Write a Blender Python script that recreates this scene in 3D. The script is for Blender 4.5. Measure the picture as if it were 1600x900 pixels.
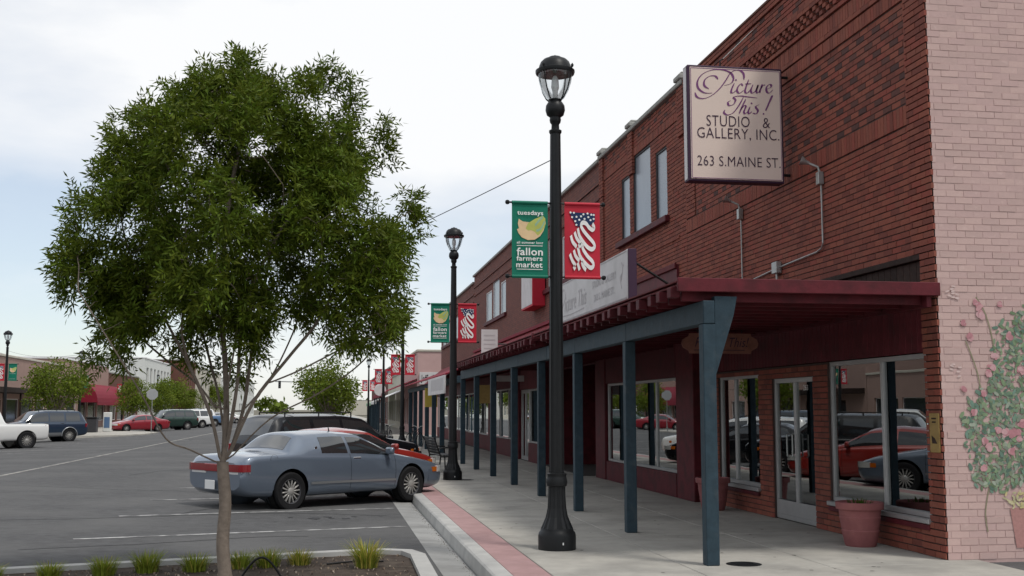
import bpy, bmesh, math, random
import numpy as np
from mathutils import Vector, Matrix
R=math.radians
for o in list(bpy.data.objects): bpy.data.objects.remove(o)
random.seed(7); rng=np.random.default_rng(7)
scn=bpy.context.scene; COL=scn.collection
# ------------------------------------------------------------------ camera, sky, sun, exposure
CAMH=1.65
cd=bpy.data.cameras.new('camera'); cam=bpy.data.objects.new('camera',cd); COL.objects.link(cam)
cam.location=(0,0,CAMH); cam.rotation_euler=(R(90+6.196),0,R(-9.197)); cd.sensor_width=36; cd.lens=39.375
cd.clip_start=.05; cd.clip_end=6000; scn.camera=cam
SUN_EL,SUN_AZ=62.,140.      # azimuth clockwise from +Y
w=bpy.data.worlds.new('World'); scn.world=w; w.use_nodes=True
nt=w.node_tree; N=nt.nodes; Lk=nt.links; N.clear()
out=N.new('ShaderNodeOutputWorld'); bg=N.new('ShaderNodeBackground'); bg.inputs[1].default_value=.10
sky=N.new('ShaderNodeTexSky'); sky.sky_type='NISHITA'; sky.sun_disc=False; sky.sun_elevation=R(SUN_EL); sky.sun_rotation=R(SUN_AZ)
sky.air_density=1.0; sky.dust_density=.6; sky.ozone_density=1.5
tc=N.new('ShaderNodeTexCoord'); mp=N.new('ShaderNodeMapping'); mp.inputs['Scale'].default_value=(1.1,1.1,3.2); mp.inputs['Location'].default_value=(5.1,.7,1.2)
nz=N.new('ShaderNodeTexNoise'); nz.inputs['Scale'].default_value=1.5; nz.inputs['Detail'].default_value=7; nz.inputs['Roughness'].default_value=.52
rp=N.new('ShaderNodeValToRGB'); rp.color_ramp.elements[0].position=.34; rp.color_ramp.elements[0].color=(.38,.38,.38,1); rp.color_ramp.elements[1].position=.56; rp.color_ramp.elements[1].color=(1,1,1,1)
mx=N.new('ShaderNodeMix'); mx.data_type='RGBA'; mx.inputs[7].default_value=(7.3,7.38,7.5,1)
Lk.new(tc.outputs['Generated'],mp.inputs[0]); Lk.new(mp.outputs[0],nz.inputs['Vector']); Lk.new(nz.outputs[0],rp.inputs[0])
Lk.new(rp.outputs[0],mx.inputs[0]); Lk.new(sky.outputs[0],mx.inputs[6]); Lk.new(mx.outputs[2],bg.inputs[0]); Lk.new(bg.outputs[0],out.inputs[0])
sd=bpy.data.lights.new('sun','SUN'); sd.energy=1.5; sd.angle=R(10); sd.color=(1,.96,.9)
so=bpy.data.objects.new('sun',sd); COL.objects.link(so); so.location=(0,0,60)
dx,dy,dz=math.sin(R(SUN_AZ))*math.cos(R(SUN_EL)),math.cos(R(SUN_AZ))*math.cos(R(SUN_EL)),math.sin(R(SUN_EL))
so.rotation_euler=Vector((dx,dy,dz)).to_track_quat('Z','Y').to_euler()
vs=scn.view_settings; vs.view_transform='Standard'; vs.look='None'; vs.exposure=0.42; vs.gamma=1; vs.use_curve_mapping=False
# ------------------------------------------------------------------ materials
def mat(name,col,rough=.7,var=.12,scale=6.,bump=0.,bscale=60.,metal=0.,spec=.22,coat=0.,tint=False,rnd=0.,stain=None):
    m=bpy.data.materials.new(name); m.use_nodes=True; n=m.node_tree.nodes; l=m.node_tree.links
    b=n['Principled BSDF']; b.inputs['Roughness'].default_value=rough; b.inputs['Metallic'].default_value=metal
    b.inputs['Specular IOR Level'].default_value=spec; b.inputs['Coat Weight'].default_value=coat; b.inputs['Coat Roughness'].default_value=.05
    t=n.new('ShaderNodeTexCoord'); z=n.new('ShaderNodeTexNoise'); z.inputs['Scale'].default_value=scale; z.inputs['Detail'].default_value=6; z.inputs['Roughness'].default_value=.62
    l.new(t.outputs['Object'],z.inputs['Vector'])
    r=n.new('ShaderNodeMapRange'); r.inputs[1].default_value=.3; r.inputs[2].default_value=.7; r.inputs[3].default_value=1-var; r.inputs[4].default_value=1+var
    l.new(z.outputs[0],r.inputs[0])
    v=n.new('ShaderNodeVectorMath'); v.operation='SCALE'; l.new(r.outputs[0],v.inputs['Scale'])
    if tint:
        a=n.new('ShaderNodeAttribute'); a.attribute_name='tint'; l.new(a.outputs['Color'],v.inputs[0])
    else: v.inputs[0].default_value=col[:3]
    src=v.outputs[0]
    if rnd:
        oi=n.new('ShaderNodeObjectInfo'); r2=n.new('ShaderNodeMapRange'); r2.inputs[3].default_value=1-rnd; r2.inputs[4].default_value=1+rnd
        l.new(oi.outputs['Random'],r2.inputs[0]); v2=n.new('ShaderNodeVectorMath'); v2.operation='SCALE'; l.new(src,v2.inputs[0]); l.new(r2.outputs[0],v2.inputs['Scale']); src=v2.outputs[0]
    if stain:
        sc,col2,lo,hi,st=stain
        g=n.new('ShaderNodeNewGeometry'); s=n.new('ShaderNodeTexNoise'); s.inputs['Scale'].default_value=sc; s.inputs['Detail'].default_value=5; l.new(g.outputs['Position'],s.inputs['Vector'])
        q=n.new('ShaderNodeMapRange'); q.inputs[1].default_value=lo; q.inputs[2].default_value=hi; q.inputs[4].default_value=st; l.new(s.outputs[0],q.inputs[0])
        mm=n.new('ShaderNodeMix'); mm.data_type='RGBA'; l.new(q.outputs[0],mm.inputs[0]); l.new(src,mm.inputs[6]); mm.inputs[7].default_value=(*col2,1); src=mm.outputs[2]
    l.new(src,b.inputs['Base Color'])
    if bump:
        z2=n.new('ShaderNodeTexNoise'); z2.inputs['Scale'].default_value=bscale; z2.inputs['Detail'].default_value=4; l.new(t.outputs['Object'],z2.inputs['Vector'])
        bp=n.new('ShaderNodeBump'); bp.inputs['Strength'].default_value=bump; bp.inputs['Distance'].default_value=.01; l.new(z2.outputs[0],bp.inputs['Height']); l.new(bp.outputs[0],b.inputs['Normal'])
    return m
def glassmat(name,tintc=(.75,.8,.8),refl=1.0,base=.04):
    m=bpy.data.materials.new(name); m.use_nodes=True; n=m.node_tree.nodes; l=m.node_tree.links; n.clear()
    o=n.new('ShaderNodeOutputMaterial'); tr=n.new('ShaderNodeBsdfTransparent'); tr.inputs[0].default_value=(*tintc,1)
    g=n.new('ShaderNodeBsdfGlossy'); g.inputs['Roughness'].default_value=.0; g.inputs[0].default_value=(.93,.96,.97,1)
    f=n.new('ShaderNodeFresnel'); f.inputs[0].default_value=1.5
    z=n.new('ShaderNodeTexNoise'); z.inputs['Scale'].default_value=.9; bp=n.new('ShaderNodeBump'); bp.inputs['Strength'].default_value=.015; bp.inputs['Distance'].default_value=.05
    tc=n.new('ShaderNodeTexCoord'); l.new(tc.outputs['Object'],z.inputs['Vector']); l.new(z.outputs[0],bp.inputs['Height']); l.new(bp.outputs[0],g.inputs['Normal'])
    ma=n.new('ShaderNodeMath'); ma.operation='MULTIPLY_ADD'; ma.inputs[1].default_value=refl; ma.inputs[2].default_value=base; ma.use_clamp=True; l.new(f.outputs[0],ma.inputs[0])
    x=n.new('ShaderNodeMixShader'); l.new(ma.outputs[0],x.inputs[0]); l.new(tr.outputs[0],x.inputs[1]); l.new(g.outputs[0],x.inputs[2]); l.new(x.outputs[0],o.inputs[0])
    return m
def brickmat(name,c1,c2,mortar,axis='YZ'):
    m=bpy.data.materials.new(name); m.use_nodes=True; n=m.node_tree.nodes; l=m.node_tree.links; b=n['Principled BSDF']; b.inputs['Roughness'].default_value=.85
    g=n.new('ShaderNodeNewGeometry'); sp=n.new('ShaderNodeSeparateXYZ'); l.new(g.outputs['Position'],sp.inputs[0]); cb=n.new('ShaderNodeCombineXYZ')
    l.new(sp.outputs['Y' if axis=='YZ' else 'X'],cb.inputs[0]); l.new(sp.outputs['Z'],cb.inputs[1])
    k=n.new('ShaderNodeTexBrick'); k.inputs['Scale'].default_value=1; k.inputs['Brick Width'].default_value=.215; k.inputs['Row Height'].default_value=.0725; k.inputs['Mortar Size'].default_value=.008
    k.inputs['Color1'].default_value=(*c1,1); k.inputs['Color2'].default_value=(*c2,1); k.inputs['Mortar'].default_value=(*mortar,1); l.new(cb.outputs[0],k.inputs['Vector']); l.new(k.outputs['Color'],b.inputs['Base Color'])
    bp=n.new('ShaderNodeBump'); bp.inputs['Strength'].default_value=.8; bp.inputs['Distance'].default_value=.01; bp.invert=True; l.new(k.outputs['Fac'],bp.inputs['Height']); l.new(bp.outputs[0],b.inputs['Normal'])
    return m
def leafmat(name,c):
    m=bpy.data.materials.new(name); m.use_nodes=True; n=m.node_tree.nodes; l=m.node_tree.links; n.clear()
    o=n.new('ShaderNodeOutputMaterial'); a=n.new('ShaderNodeAttribute'); a.attribute_name='tint'
    v=n.new('ShaderNodeVectorMath'); v.operation='MULTIPLY'; v.inputs[1].default_value=c; l.new(a.outputs['Color'],v.inputs[0])
    p=n.new('ShaderNodeBsdfPrincipled'); p.inputs['Roughness'].default_value=.5; p.inputs['Specular IOR Level'].default_value=.12; l.new(v.outputs[0],p.inputs['Base Color'])
    t=n.new('ShaderNodeBsdfTranslucent'); l.new(v.outputs[0],t.inputs[0]); x=n.new('ShaderNodeMixShader'); x.inputs[0].default_value=.3
    l.new(p.outputs[0],x.inputs[1]); l.new(t.outputs[0],x.inputs[2]); l.new(x.outputs[0],o.inputs[0]); return m
MT={}
def mk(k,*a,**q): MT[k]=mat(k,*a,**q)
mk('asphalt',(.088,.088,.089),.92,.2,5,.5,160,stain=(.45,(.125,.124,.122),.42,.7,.75)); mk('asphalt_patch',(.035,.036,.04),.9,.2,3,.5,120)
mk('concrete',(.385,.368,.33),.88,.10,5,.25,90,rnd=.07,stain=(1.1,(.20,.195,.18),.46,.72,.6)); mk('kerb',(.42,.415,.395),.85,.1,4,.2,80,rnd=.05,stain=(2.,(.24,.24,.24),.5,.75,.5))
mk('joint',(.09,.085,.08),.95); mk('pink_concrete',(.37,.235,.23),.85,.1,5,.25,90,rnd=.04,stain=(1.6,(.27,.165,.16),.5,.72,.5))
mk('gutter',(.30,.30,.29),.88,.1,3,.25,70,rnd=.05,stain=(1.5,(.15,.15,.145),.48,.72,.6))
mk('paint_line',(.42,.42,.41),.85,.3,9,stain=(5.,(.11,.11,.11),.46,.6,.85)); mk('paint_yellow',(.34,.33,.30),.8,.3,9,stain=(5.,(.08,.08,.08),.48,.6,.8))
mk('brick',(.2,.07,.05),.85,.10,30,.25,150,tint=True); mk('brick_pink',(.5,.34,.31),.75,.04,14,.2,120,tint=True,stain=(9.,(.62,.46,.42),.62,.75,.6))
mk('mortar',(.075,.05,.045),.95,.15,12,.3,90); mk('mortar_pink',(.49,.345,.32),.8,.06,12,.2,90)
mk('stone',(.30,.30,.28),.85,.15,7,.2,60); mk('red_wood',(.10,.014,.020),.6,.2,7,.15,60,rnd=.12,stain=(3.5,(.05,.012,.014),.45,.68,.7)); mk('hang_wood',(.27,.12,.09),.7,.2,9,.1,50); mk('red_slope_sunlit',(.21,.02,.028),.7,.15,4,.15,40); mk('red_roof',(.13,.022,.026),.7,.2,6,.2,50,rnd=.15)  # mansard slope red is brighter, with sunlight put into its colour
mk('blue_post',(.026,.047,.062),.6,.22,9,.25,35,rnd=.1,stain=(7.,(.05,.065,.075),.56,.72,.7)); mk('dark_wood',(.035,.022,.018),.8,.3,9,.2,40,rnd=.2)
mk('alu',(.42,.42,.42),.4,.06,5,metal=.6); mk('iron',(.012,.013,.014),.42,.15,9,.06,60); mk('steel',(.38,.39,.38),.45,.1,9,metal=.7)
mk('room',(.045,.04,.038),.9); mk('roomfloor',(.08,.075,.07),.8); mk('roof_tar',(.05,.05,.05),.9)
mk('sign_cream',(.78,.655,.575),.5,.03,1.2); mk('purple',(.19,.065,.19),.5,.05); mk('purple_dark',(.055,.028,.055),.5,.05); mk('sign_white',(.62,.60,.60),.6,.05,3,stain=(2.2,(.48,.47,.46),.45,.7,.6)); mk('faded_ink',(.47,.45,.455),.7)
mk('white',(.75,.75,.74),.5,.04); mk('black',(.01,.01,.01),.5); mk('rubber',(.014,.014,.015),.8,.15,20); mk('plastic_grey',(.05,.05,.055),.5)
mk('banner_green',(.006,.165,.105),.55,.05,4); mk('banner_red',(.48,.022,.042),.55,.05,4); mk('banner_blue',(.012,.03,.09),.55); mk('banner_white',(.78,.77,.75),.55); mk('melon',(.72,.52,.30),.6); mk('melon_green',(.45,.48,.12),.6); mk('melon_rind',(.30,.46,.30),.6)
mk('bark',(.19,.155,.125),.85,.22,14,.5,40); mk('soil',(.06,.045,.035),.95,.4,9,.8,40,stain=(5.,(.11,.09,.07),.5,.7,.7)); mk('terracotta',(.27,.10,.10),.75,.12,5,.1,40,stain=(4.,(.36,.15,.14),.5,.75,.6)); mk('mural',(.5,.5,.5),.8,.12,25,tint=True)
mk('brass',(.30,.20,.07),.45,.15,9); mk('chrome',(.7,.7,.7),.15,.02,metal=1); mk('rim',(.36,.35,.33),.35,.05,metal=.25,spec=.5); mk('lens_red',(.22,.006,.012),.15,.05,coat=1); mk('lens_clear',(.6,.6,.58),.1,.03,coat=1); mk('lens_amber',(.5,.12,.01),.15,coat=1)
def paint(n,c,metal=.3): MT[n]=mat(n,c,.36,.015,3,metal=metal,coat=1.,spec=.5)
paint('paint_silver_blue',(.138,.172,.222),.4); paint('paint_red',(.27,.02,.014),.1); MT['paint_black']=mat('paint_black',(.006,.007,.009),.25,.015,3,coat=.3,spec=.4); paint('paint_white',(.72,.72,.7),0); paint('paint_navy',(.012,.03,.06),.3); paint('paint_maroon',(.25,.01,.02),.1); paint('paint_green',(.008,.035,.025),.2); paint('paint_sky',(.10,.18,.32),.2); paint('paint_grey',(.25,.26,.27),.5); paint('paint_tan',(.3,.27,.2),.4)
MT['car_glass']=mat('car_glass',(.018,.022,.024),.04,.05,2,coat=1,spec=.8); MT['glass']=glassmat('glass',(.5,.52,.52),1.5,.12); MT['glass_up']=mat('glass_up',(.22,.25,.285),.25,.05,2,spec=.5); MT['globe']=glassmat('globe',(.93,.95,.96),.6,.03)
MT['leaf']=leafmat('leaf',(.086,.126,.013)); MT['leaf_far']=leafmat('leaf_far',(.13,.18,.022)); MT['grass']=leafmat('grass',(.22,.27,.035)); MT['straw']=leafmat('straw',(.4,.33,.15))
mk('stucco_tan',(.33,.225,.19),.9,.06,2,.1,40); mk('stucco_pink',(.52,.35,.33),.85,.05,2); mk('stucco_white',(.62,.63,.6),.85,.05,2); mk('grey_roof',(.20,.20,.185),.9,.06,1); mk('brown_wall',(.13,.06,.045),.9,.1,2); mk('awning_red',(.20,.012,.028),.7,.08,3); mk('cream_wall',(.5,.47,.4),.9,.06,2); mk('far_hill',(.16,.18,.19),1.,.1,.01); mk('field',(.14,.13,.10),.95,.2,.05); mk('win_dark',(.03,.035,.04),.1,.05,2,spec=.9); mk('yellow_sign',(.5,.38,.07),.6,.15,3)
MT['brick_far']=brickmat('brick_far',(.215,.066,.045),(.14,.045,.034),(.06,.036,.032))
# ------------------------------------------------------------------ mesh helpers
ORG=[Vector((0,0,0))]
class MB:
    def __init__(s): s.v=[]; s.f=[]; s.t=[]
    def add(s,vs,fs,t=(1,1,1)):
        o=len(s.v); s.v+=[tuple(x) for x in vs]; s.f+=[tuple(i+o for i in f) for f in fs]; s.t+=[t]*len(vs); return s
    def box(s,x0,x1,y0,y1,z0,z1,t=(1,1,1)):
        return s.add([(x,y,z) for z in (z0,z1) for y in (y0,y1) for x in (x0,x1)],[(0,2,3,1),(4,5,7,6),(0,1,5,4),(2,6,7,3),(0,4,6,2),(1,3,7,5)],t)
    def cbox(s,x0,x1,y0,y1,z0,z1,b=.01,t=(1,1,1),M=None):
        lo=(x0,y0,z0); hi=(x1,y1,z1); idx={}; vs=[]
        for sx in (0,1):
            for sy in (0,1):
                for sz in (0,1):
                    sg=(sx,sy,sz)
                    for a in range(3):
                        p=[(hi[k] if sg[k] else lo[k]) for k in range(3)]
                        for k in range(3):
                            if k!=a: p[k]+= -b if sg[k] else b
                        idx[(sg,a)]=len(vs); vs.append(Vector(p))
        fs=[]
        for a in range(3):
            b1,c1=[k for k in range(3) if k!=a]
            for sa in (0,1):
                q=[]
                for (i,j) in ((0,0),(1,0),(1,1),(0,1)):
                    g=[0]*3; g[a]=sa; g[b1]=i; g[c1]=j; q.append(idx[(tuple(g),a)])
                fs.append(q)
            for i in (0,1):
                for j in (0,1):
                    g0=[0]*3; g0[b1]=i; g0[c1]=j; g1=list(g0); g1[a]=1; g0=tuple(g0); g1=tuple(g1)
                    fs.append([idx[(g0,b1)],idx[(g1,b1)],idx[(g1,c1)],idx[(g0,c1)]])
        for sx in (0,1):
            for sy in (0,1):
                for sz in (0,1): fs.append([idx[((sx,sy,sz),a)] for a in range(3)])
        if M: vs=[M@v for v in vs]
        return s.add(vs,fs,t)
    def tube(s,path,r,n=8,t=(1,1,1),cap=True):
        P=[Vector(p) for p in path]; m=len(P); rr=r if hasattr(r,'__len__') else [r]*m; vs=[]; fs=[]; u=None
        for i in range(m):
            d=(P[min(i+1,m-1)]-P[max(i-1,0)]).normalized()
            if u is None:
                u=d.cross(Vector((0,0,1)));
                if u.length<1e-3: u=Vector((1,0,0))
            u=(u-d*u.dot(d)); u=u.normalized() if u.length>1e-6 else d.orthogonal().normalized()
            w_=d.cross(u)
            for k in range(n):
                a=2*math.pi*k/n; vs.append(P[i]+(u*math.cos(a)+w_*math.sin(a))*rr[i])
        for i in range(m-1):
            for k in range(n): fs.append((i*n+k,i*n+(k+1)%n,(i+1)*n+(k+1)%n,(i+1)*n+k))
        if cap: fs+= [tuple(range(n))[::-1],tuple(range((m-1)*n,m*n))]
        return s.add(vs,fs,t)
    def lathe(s,prof,n=24,c=(0,0,0),axis='z',t=(1,1,1),flute=0,fa=.0,cap=True):
        vs=[];fs=[]; m=len(prof)
        for r,z in prof:
            for k in range(n):
                a=2*math.pi*k/n; rr=r*(1-fa*(k%2)) if flute else r
                p=(rr*math.cos(a),rr*math.sin(a),z) if axis=='z' else (rr*math.cos(a),z,rr*math.sin(a))
                vs.append((p[0]+c[0],p[1]+c[1],p[2]+c[2]))
        for i in range(m-1):
            for k in range(n): fs.append((i*n+k,i*n+(k+1)%n,(i+1)*n+(k+1)%n,(i+1)*n+k))
        if cap and prof[0][0]>1e-4: fs.append(tuple(range(n))[::-1])
        if cap and prof[-1][0]>1e-4: fs.append(tuple(range((m-1)*n,m*n)))
        return s.add(vs,fs,t)
    def prism(s,poly,fn,d0,d1,t=(1,1,1)):
        n=len(poly); vs=[fn(a,b,d0) for a,b in poly]+[fn(a,b,d1) for a,b in poly]
        return s.add(vs,[tuple(range(n))[::-1],tuple(range(n,2*n))]+[(i,(i+1)%n,n+(i+1)%n,n+i) for i in range(n)],t)
    def ribbon(s,pts,wd,fn,d0,d1,t=(1,1,1),pen=None,closed=False):
        P=smooth2(pts,5); m=len(P); Lf=[];Rt=[]
        for i in range(m):
            a=P[max(i-1,0)]; b=P[min(i+1,m-1)]; dx,dy=b[0]-a[0],b[1]-a[1]; l=math.hypot(dx,dy) or 1
            w_=wd
            if pen is not None:
                w_=wd*(.28+1.2*abs(math.sin(math.atan2(dy,dx)-pen))**1.5); e=min(i,m-1-i)/(m*.12+1e-6); w_*=min(1,.35+.65*e)
            nx,ny=-dy/l*w_/2,dx/l*w_/2; Lf.append((P[i][0]+nx,P[i][1]+ny)); Rt.append((P[i][0]-nx,P[i][1]-ny))
        vs=[fn(a,b,d1) for a,b in Lf]+[fn(a,b,d1) for a,b in Rt]+[fn(a,b,d0) for a,b in Lf]+[fn(a,b,d0) for a,b in Rt]
        fs=[]
        for i in range(m-1):
            fs+=[(i,i+1,m+i+1,m+i),(2*m+i,2*m+i+1,i+1,i),(m+i,m+i+1,3*m+i+1,3*m+i)]
        return s.add(vs,fs,t)
    def mesh(s,name,m,smooth=False,recalc=True,angle=None):
        me=bpy.data.meshes.new(name); o=ORG[0]
        me.from_pydata([(x-o[0],y-o[1],z-o[2]) for x,y,z in s.v],[],s.f)
        if any(x!=(1,1,1) for x in s.t):
            at=me.attributes.new('tint','FLOAT_COLOR','POINT'); at.data.foreach_set('color',[c for x in s.t for c in (*x,1)])
        if recalc and len(s.f)<30000:
            bm=bmesh.new(); bm.from_mesh(me); bmesh.ops.recalc_face_normals(bm,faces=bm.faces); bm.to_mesh(me); bm.free()
        me.materials.append(MT[m] if isinstance(m,str) else m)
        if smooth:
            me.polygons.foreach_set('use_smooth',[True]*len(me.polygons)); me.set_sharp_from_angle(angle=R(angle or 40))
        me.update(); return me
    def build(s,name,m,parent=None,smooth=False,**k):
        return link(name,s.mesh(name,m,smooth,**k),parent)
def smooth2(pts,sub):
    P=[pts[0]]+list(pts)+[pts[-1]]; o=[]
    for i in range(1,len(P)-2):
        for k in range(sub):
            t=k/sub; o.append(tuple(.5*((2*P[i][j])+(-P[i-1][j]+P[i+1][j])*t+(2*P[i-1][j]-5*P[i][j]+4*P[i+1][j]-P[i+2][j])*t*t+(-P[i-1][j]+3*P[i][j]-3*P[i+1][j]+P[i+2][j])*t**3) for j in range(len(P[i]))))
    o.append(tuple(pts[-1])); return o
def link(name,data,parent=None,loc=None):
    o=bpy.data.objects.new(name,data); COL.objects.link(o); o.parent=parent
    if loc is not None: o.location=loc
    return o
def thing(name,label,cat,loc=(0,0,0),rz=0,group=None):
    o=link(name,None,None,loc); o.rotation_euler=(0,0,rz); tag(o,label,cat,group); o.empty_display_size=.2; return o
def tag(o,label=None,cat=None,group=None,kind=None):
    for k,v in (('label',label),('category',cat),('group',group),('kind',kind)):
        if v: o[k]=v
    return o
def copy_tree(o,parent=None):
    c=o.copy(); COL.objects.link(c); c.parent=parent
    for ch in list(o.children): copy_tree(ch,c)
    return c
def text(s,name,m,parent,fn,x0,x1,y,h=None,d0=0,d1=.003,bold=0.,shear=0.,parts=True):
    """flat lettering mesh: fitted between x0 and x1 on baseline y; fn(a,b,d) maps sign plane to local space"""
    cu=bpy.data.curves.new('lettering','FONT'); cu.body=s; cu.size=1; cu.resolution_u=3; cu.offset=bold; cu.shear=shear
    cu.space_character=1.05; ob=bpy.data.objects.new('lettering',cu); COL.objects.link(ob); dg=bpy.context.evaluated_depsgraph_get(); me=bpy.data.meshes.new_from_object(ob.evaluated_get(dg))
    V=[v.co.copy() for v in me.vertices]; F=[tuple(p.vertices) for p in me.polygons]; bpy.data.objects.remove(ob); bpy.data.curves.remove(cu)
    a=min(v.x for v in V); b=max(v.x for v in V); top=max(v.y for v in V); sx=(x1-x0)/(b-a); sy=(h/top) if h else sx
    Wd=[]                                    # one object for each word
    for lo_,hi_,f in sorted((min(V[i].x for i in f),max(V[i].x for i in f),f) for f in F):
        if Wd and lo_-Wd[-1][0]<.17: Wd[-1][1].append(f); Wd[-1][0]=max(hi_,Wd[-1][0])
        else: Wd.append([hi_,[f]])
    for _,fs in Wd:
        ids=sorted({i for f in fs for i in f}); mp_={i:k for k,i in enumerate(ids)}
        mb=MB(); mb.add([fn(x0+(V[i].x-a)*sx,y+V[i].y*sy,d1) for i in ids],[tuple(mp_[i] for i in f) for f in fs]); o=mb.build(name,m,parent,recalc=False)
    return o
# ------------------------------------------------------------------ ground, road, kerbs, sidewalks
KX=1.67; CX=-7.9; LKX=-16.9; FX=6.75; CY=11.65; LFX=-22.0
def roadz(x):
    if x>1.25: return -.15
    return -.15+.022*min(1.25-x,max(0,x+16.5)) if x>-16.5 else -.15
xs=[-16.6,-16.2,-15,-12,-10,CX,-6,-4,-2,-.5,1.25]
g=MB(); ys=[-30]+list(range(-20,400,20))+[420]
vs=[(x,y,roadz(x)) for y in ys for x in xs]; nx=len(xs)
road=g.add(vs,[(j*nx+i,j*nx+i+1,(j+1)*nx+i+1,(j+1)*nx+i) for j in range(len(ys)-1) for i in range(nx-1)]).build('road','asphalt',recalc=False,smooth=True); tag(road,kind='structure')
g=MB(); g.add([(-4000,-400,-.32),(4000,-400,-.32),(4000,5000,-.32),(-4000,5000,-.32)],[(0,1,2,3)]); tag(g.build('ground','field',recalc=False),kind='structure')
g=MB(); g.box(FX+.35,40,-20,CY-.02,-.3,-.03); tag(g.build('alley','asphalt'),kind='structure')
sw=MB().box(KX+.02,FX+.4,-20,420,-.3,-.012).build('sidewalk','joint'); tag(sw,kind='structure')
slabx=[2.23,3.75,5.25,FX+.36]; cache={}
for j in range(-1,46):
    for i in range(3):
        x0,x1=slabx[i],slabx[i+1]
        if i not in cache: cache[i]=MB().cbox(x0+.006,x1-.006,.006,1.594,-.1,0,.006).mesh('slab','concrete')
        link('slab',cache[i],sw,(0,5+j*1.6,0))
MB().box(2.234,FX+.36,78.7,420,-.1,0).build('far_paving','concrete',sw)
me=MB().cbox(1.842,2.222,.004,2.996,-.1,.002,.006).mesh('pink_strip','pink_concrete')
me2=MB()
me2.prism([(1.62,-.3),(1.655,-.02),(1.675,-.002),(1.70,.004),(1.834,.004),(1.834,-.3)],lambda a,b,d:(a,d,b),.004,2.996); me2=me2.mesh('kerb_stone','kerb')
me3=MB().prism([(1.25,-.3),(1.25,-.146),(1.45,-.156),(1.622,-.165),(1.622,-.3)],lambda a,b,d:(a,d,b),.003,2.997).mesh('gutter_pan','gutter')
for j in range(0,26):
    for nm,m in (('pink_strip',me),('kerb_stone',me2),('gutter_pan',me3)): link(nm,m,sw,(0,3.4+3*j,0))
MB().box(1.63,2.222,81.4,420,-.3,.002).build('far_kerb','kerb',sw)
sl=MB().box(LFX-.4,LKX+.25,-20,420,-.3,0).build('opposite_sidewalk','concrete'); tag(sl,kind='structure')
MB().box(LKX+.252,LKX+.45,-20,420,-.3,.004).build('kerb_stone','kerb',sl)
# painted stall lines, 30 degrees off square
mark=MB
def pline(x0,y0,x1,y1,wd=.10,m='paint_line',nm='parking_line',seg=10):
    g=MB(); dx,dy=x1-x0,y1-y0; l=math.hypot(dx,dy); px_,py_=-dy/l*wd/2,dx/l*wd/2; P=[]
    for i in range(seg+1):
        t=i/seg; x,y=x0+dx*t,y0+dy*t; P+=[(x+px_,y+py_,roadz(x+px_)+.005),(x-px_,y-py_,roadz(x-px_)+.005)]
    g.add(P,[(2*i,2*i+1,2*i+3,2*i+2) for i in range(seg)]); return g.build(nm,m,road,recalc=False)
SL=math.tan(R(23))
for k in range(14):
    y=15.75+3.25*k; pline(-3.3,y,1.2,y+4.5*SL)
for k in range(20):
    y=38+3.4*k; pline(-16.3,y,-11.8,y+4.5*SL)
pline(CX,14,CX,330,.14,'paint_yellow','centre_line',60)
# wear: sealed cracks, oil drips, gum spots, gutter grit
mk('tar',(.03,.03,.032),.8,.2,9); mk('oil',(.045,.045,.047),.6,.3,9); mk('gum',(.13,.125,.115),.9,.3,9)
rw=random.Random(3)
for (x,y,ang,L_) in ((-6,18,.15,9),(-2.5,19.2,1.2,6),(-9,26,.1,12),(-5,30,1.4,16),(-11,40,1.5,30),(-3.7,14.6,.3,4.5)):
    P=[]; a=ang
    for i in range(int(L_/.35)): P.append((x,y)); a+=rw.gauss(0,.12)+(ang-a)*.15; x+=.35*math.cos(a); y+=.35*math.sin(a)
    P=[p for p in P if p[0]<1.1]
    g=MB(); g.ribbon(P,.022,lambda a,b,d:(a,b,roadz(a)+d),.003,.0035); g.build('crack_seal','tar',road,recalc=False)
g=MB()
for k in range(60):
    st=rw.randrange(4); x=rw.gauss(.2,.5); y=15.75+3.25*st+1.75+(x+3.3)*SL*1.0+rw.gauss(0,.35); r=rw.uniform(.02,.16)*rw.random()
    if x<1.05: n=9; g.add([(x+r*math.cos(6.283*i/n)*rw.uniform(.7,1.2),y+r*1.3*math.sin(6.283*i/n)*rw.uniform(.7,1.2),roadz(x+r*math.cos(6.283*i/n))+.0035+.00006*k) for i in range(n)],[tuple(range(n))])
tag(g.build('oil_drips','oil',road,recalc=False),kind='stuff')
g=MB()
for k in range(170):
    x=rw.uniform(2.3,6.5); y=rw.uniform(11,34); r=rw.uniform(.008,.026); n=8; g.add([(x+r*math.cos(6.283*i/n)*rw.uniform(.8,1.2),y+r*math.sin(6.283*i/n)*rw.uniform(.8,1.2),.0025) for i in range(n)],[tuple(range(n))])
tag(g.build('gum_spots','gum',sw,recalc=False),kind='stuff')
g=MB()
for k in range(900):
    x=1.6-abs(rw.gauss(0,.09)); y=rw.uniform(11,34); r=rw.uniform(.003,.010); z=-.163; a=rw.uniform(0,3)
    g.add([(x+r,y,z),(x-r*.5,y+r*.8,z),(x-r*.5,y-r*.8,z),(x,y,z+r)],[(0,1,3),(1,2,3),(2,0,3)])
tag(g.build('gutter_grit','soil' if 'soil' in MT else 'gum',sw,recalc=False),kind='stuff')
# manhole covers
for x,y,r,l in ((4.42,11.72,.19,'round dark iron access cover beside the nearest blue post'),(3.2,26.6,.2,'small iron cover in the pavement beyond the second lamp')):
    g=MB(); g.lathe([(r,-.02),(r,.003),(r*.93,.006),(r*.9,.004),(0,.004)],28,(x,y,0))
    for k in range(-3,4): g.box(x-r*.6,x+r*.6,y+k*r*.2-.008,y+k*r*.2+.008,.003,.007)
    tag(g.build('access_cover','iron'),l,'cover')
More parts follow.
